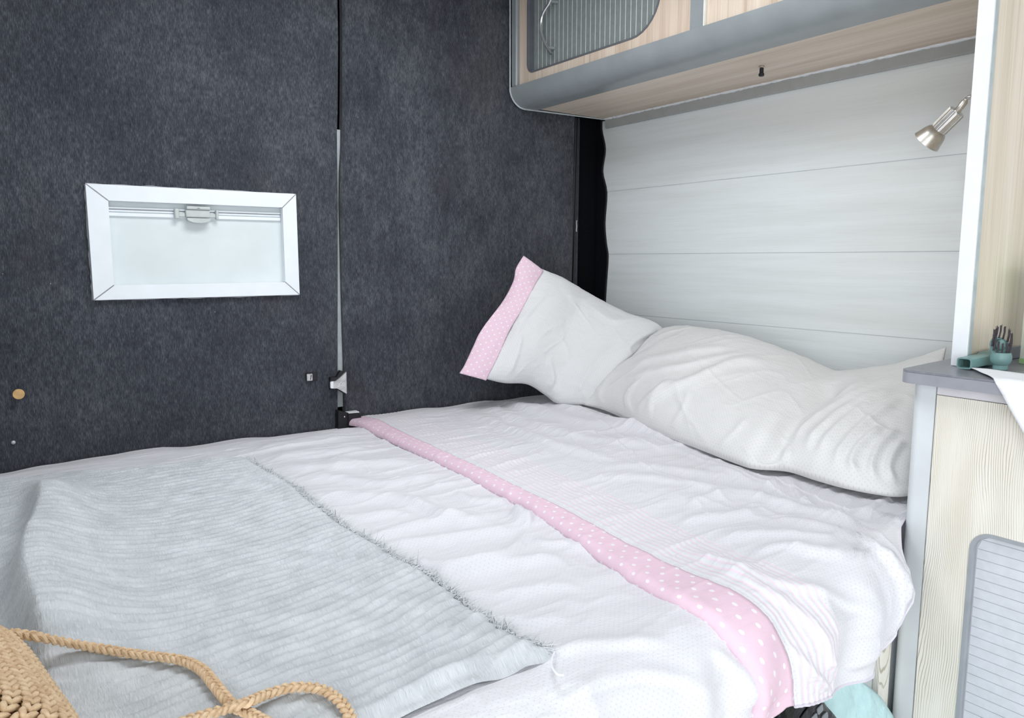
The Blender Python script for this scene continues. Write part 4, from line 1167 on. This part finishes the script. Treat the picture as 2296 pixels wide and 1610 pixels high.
# slanted oval head, open towards the viewer, knob in the middle
hu = Vector((0.815, -0.58, 0.0)); hd = Vector((0.58, 0.815, 0.0)).normalized(); hu = Vector((hd.y, -hd.x, 0))
def headp(an, k=1.0, out=0.0):
    c, s_ = math.cos(an), math.sin(an)
    return bc + hu * (0.0150 * c * k) + hd * (0.005 + 0.008 * s_ * k - out) + Vector((0, 0, 0.039 + 0.015 * s_ * k))
q = MB(); vv_ = []; nn = 28
vv_ += [bc + hu * (0.0146 * math.cos(2 * math.pi * i / nn)) + hd * (0.0146 * math.sin(2 * math.pi * i / nn)) + Vector((0, 0, 0.024)) for i in range(nn)]
for k, o_ in ((1.12, -0.002), (1.12, 0.001), (0.88, 0.001), (0.84, -0.004), (0.3, -0.005)):
    vv_ += [headp(2 * math.pi * i / nn, k, o_) for i in range(nn)]
ff_ = [[j * nn + i, j * nn + (i + 1) % nn, (j + 1) * nn + (i + 1) % nn, (j + 1) * nn + i] for j in range(5) for i in range(nn)]
ff_ += [[5 * nn + i for i in range(nn)], [i for i in range(nn)][::-1]]
q.add(vv_, ff_, True); q.build('head', TEAL, br)
q = MB(); c_ = headp(0, 0) - hd * 0.002
vv_ = []; ff_ = []
for j in range(9):
    f_ = math.pi * j / 8
    for i in range(16):
        an = 2 * math.pi * i / 16
        vv_.append(c_ + hu * (0.0082 * math.sin(f_) * math.cos(an)) + Vector((0, 0, 0.0095 * math.sin(f_) * math.sin(an) + 0.004)) - hd * (0.006 * math.cos(f_)))
for j in range(8):
    for i in range(16): ff_.append([j * 16 + i, j * 16 + (i + 1) % 16, (j + 1) * 16 + (i + 1) % 16, (j + 1) * 16 + i])
q.add(vv_, ff_, True); q.build('head_knob', TEAL, br)
for i in range(13):
    an = 2 * math.pi * i / 13 + 0.12
    p = headp(an, 1.02, 0.003)
    q = MB()
    for _ in range(12):
        j1 = Vector((random.gauss(0, .0006), random.gauss(0, .0006), 0)); j2 = j1 * 1.5 + Vector((0, 0, random.gauss(0, .0012)))
        q.tube([p + j1, p + j1 + Vector((0, 0, 0.012)) - hd * 0.003, p + j2 + Vector((0, 0, 0.0215)) - hd * 0.003], [0.0008, 0.0008, 0.0005], 4)
    q.build('bristle_tuft', BRIS, br)

# white paper folded over the worktop edge
nu, nv = 40, 46
a = np.linspace(0, 1, nv)[None, :]; s = np.linspace(0, 1, nu)[:, None]
e = np.linspace(0, 0.34, nu)[:, None]                 # run across the edge
topL = onz(2172, 830, WZ); 
fl_len = 1.400 - 1.3085
xx = np.where(e < fl_len, 1.400 - e, 1.3085 - 0.0032) ; zz = np.where(e < fl_len, WZ + 0.0016, WZ + 0.0016 - (e - fl_len))
r_ = 0.006
k_ = np.clip((e - fl_len + r_) / (2 * r_), 0, 1)
xx = np.where((e > fl_len - r_) & (e < fl_len + r_), 1.3085 + r_ - (r_ + 0.003) * np.sin(k_ * math.pi / 2), xx)
zz = np.where((e > fl_len - r_) & (e < fl_len + r_), WZ + 0.0016 - r_ * (1 - np.cos(k_ * math.pi / 2)) , zz)
yl = np.where(e < fl_len, 0.600 - 0.078 * e / fl_len, 0.522 - 0.62 * (e - fl_len))
yy = yl - a * 0.30
wob = 0.0015 * vnoise(e * 30 + 0 * a, yy * 20, 3) + 0.0030 * np.abs(vnoise(yy * 26, e * 9 + 0 * a, 5)) * (e < fl_len) 
Pp = np.stack([xx + 0 * a - np.where(e >= fl_len, np.abs(wob) * 1.5, 0 * wob), yy, zz + 0 * a + np.where(e < fl_len, np.abs(wob), 0 * wob)], -1)
o = grid_obj('paper_towel', Pp, np.stack([e + 0 * a, yy], -1), PAPER, None, 0.0008, (1.35, 0.45, WZ))
tag(o, 'white paper sheet hanging over the front edge of the grey worktop', 'paper')

# green and white carton at the frame edge
cb = empty('carton', (1.66, 0.545, WZ), 'pale green and white carton standing on the grey worktop', 'box')
p0 = onz(2280, 814, WZ)
cx, cyy = float(p0[0]), float(p0[1])
dirx = Vector((0.80, -0.60, 0)); diry = Vector((0.60, 0.80, 0))
def cbox(u0, u1, w0, w1, z0, z1, name, mat):
    q = MB(); o3 = Vector((cx, cyy - 0.004, 0))
    v8 = []
    for zz_ in (z0, z1):
        for (uu, wv_) in ((u0, w0), (u1, w0), (u1, w1), (u0, w1)):
            p = o3 + dirx * uu + diry * wv_; v8.append((p.x, p.y, zz_))
    q.add(v8, [[3, 2, 1, 0], [4, 5, 6, 7], [0, 1, 5, 4], [1, 2, 6, 5], [2, 3, 7, 6], [3, 0, 4, 7]])
    return q.build(name, mat, cb)
cbox(0, 0.10, 0.0, -0.055, WZ, -0.012, 'carton_body', CARD_W)
cbox(-0.0006, 0.1006, 0.0006, -0.0556, WZ + 0.001, WZ + 0.010, 'green_band', CARD_G)
cbox(-0.0006, 0.1006, 0.0006, -0.0556, -0.060, -0.0118, 'green_top', CARD_G)
cbox(0.004, 0.007, 0.001, -0.0565, -0.030, -0.027, 'printed_dot', GREY_D)

# ---------------------------------------------------------------- bags on the floor in front of the bed
def sack(name, label, c, half, ztop, mat, px_shift, seed, slope):
    e_ = empty(name, (c[0], c[1], -1.30), label, 'bag')
    n, m_ = 72, 60
    th = np.linspace(0, 2 * math.pi, n)[:, None]; h = np.linspace(0, 1, m_)[None, :]
    prof = np.clip(1 - np.clip((h - 0.80) / 0.20, 0, 1) ** 2.2, 0, 1) ** 0.6
    rx = half[0] * (0.86 + 0.14 * np.sin(h * 2.6)) * prof; ry = half[1] * (0.9 + 0.1 * np.sin(h * 3)) * np.clip(prof + 0.02, 0, 1) ** 1.2
    c_, s_ = np.cos(th), np.sin(th)
    rr = (np.abs(c_) ** 3 + np.abs(s_) ** 3) ** (-1 / 3)
    w_ = 1 + 0.05 * fbm(th * 2.0 + 0 * h, h * 7 + 0 * th, seed) + 0.035 * (ridge(th * 3 + h * 3, h * 5 + 0 * th, seed + 2) - .3)
    X_ = c[0] + px_shift * h + rx * rr * c_ * w_; Y_ = c[1] + ry * rr * s_ * w_
    Z_ = -1.298 + (ztop + 1.298) * h + slope * (X_ - c[0]) * sstep(0.6, 1.0, h) + 0.006 * fbm(th + 0 * h, h * 6, seed + 5) * h
    P_ = np.stack([X_, Y_, Z_ + 0 * X_], -1)
    o_ = grid_obj('plastic_sack', P_, np.stack([th + 0 * h, h + 0 * th], -1), mat, e_)
    return e_, o_
sack('plastic_bag', 'crumpled turquoise plastic bag in front of the bed base', (1.135, 0.642), (0.175, 0.021), -0.690, TURQ, 0.0, 201, -0.36)
bk = empty('black_package', (0.95, 0.59, -1.30), 'shiny black plastic package with grey squares beside turquoise bag', 'package')
bpoly = np.array([(0.860, -1.296), (1.065, -1.296), (1.072, -0.90), (1.060, -0.742), (1.005, -0.668), (0.968, -0.612), (0.935, -0.606), (0.905, -0.618), (0.876, -0.690), (0.862, -0.80)])
cen = np.array([0.962, -0.90])
rings = []
for k_, y_ in ((1.0, 0.616), (1.0, 0.597), (0.965, 0.5925), (0.70, 0.5915), (0.35, 0.5915)):
    bl_ = smooth_line(np.vstack([bpoly, bpoly[:1]]), 8)[:-1]
    q_ = cen + (bl_ - cen) * k_
    rings.append(np.stack([q_[:, 0], np.full(len(q_), y_), q_[:, 1]], -1))
R_ = np.array(rings); nr_ = R_.shape[1]
q = MB(); vv_ = [tuple(p) for r_ in R_ for p in r_]; ff_ = []
for a_i in range(len(R_) - 1):
    for b_i in range(nr_): ff_.append([a_i * nr_ + b_i, a_i * nr_ + (b_i + 1) % nr_, (a_i + 1) * nr_ + (b_i + 1) % nr_, (a_i + 1) * nr_ + b_i])
ff_ += [list(range(nr_)), list(range((len(R_) - 1) * nr_, len(R_) * nr_))]
q.add(vv_, ff_, True); q.build('plastic_wrap', BLACKP, bk)
q = MB(); fp = smooth_line([ony(x, y, 0.591) for x, y in ((1795, 1610), (1812, 1588), (1832, 1578), (1850, 1568))], 5); q.tube(fp, 0.0012, 6); q.build('wrap_fold', BLACKP, bk)
for (x, y) in ((1839, 1591), (1850, 1608), (1826, 1611)):
    c_ = ony(x, y, 0.591)
    pr_ = rrect(-0.0070, 0.0070, -0.0062, 0.0062, (0.0032,) * 4, 5)
    ca, sa = math.cos(0.30), math.sin(0.30)
    q = MB(); q.prism([(c_[0] + u_ * ca - v_ * sa, c_[2] + u_ * sa + v_ * ca) for u_, v_ in pr_], 'y', 0.5905, 0.5920); q.build('printed_square', PRINT, bk)
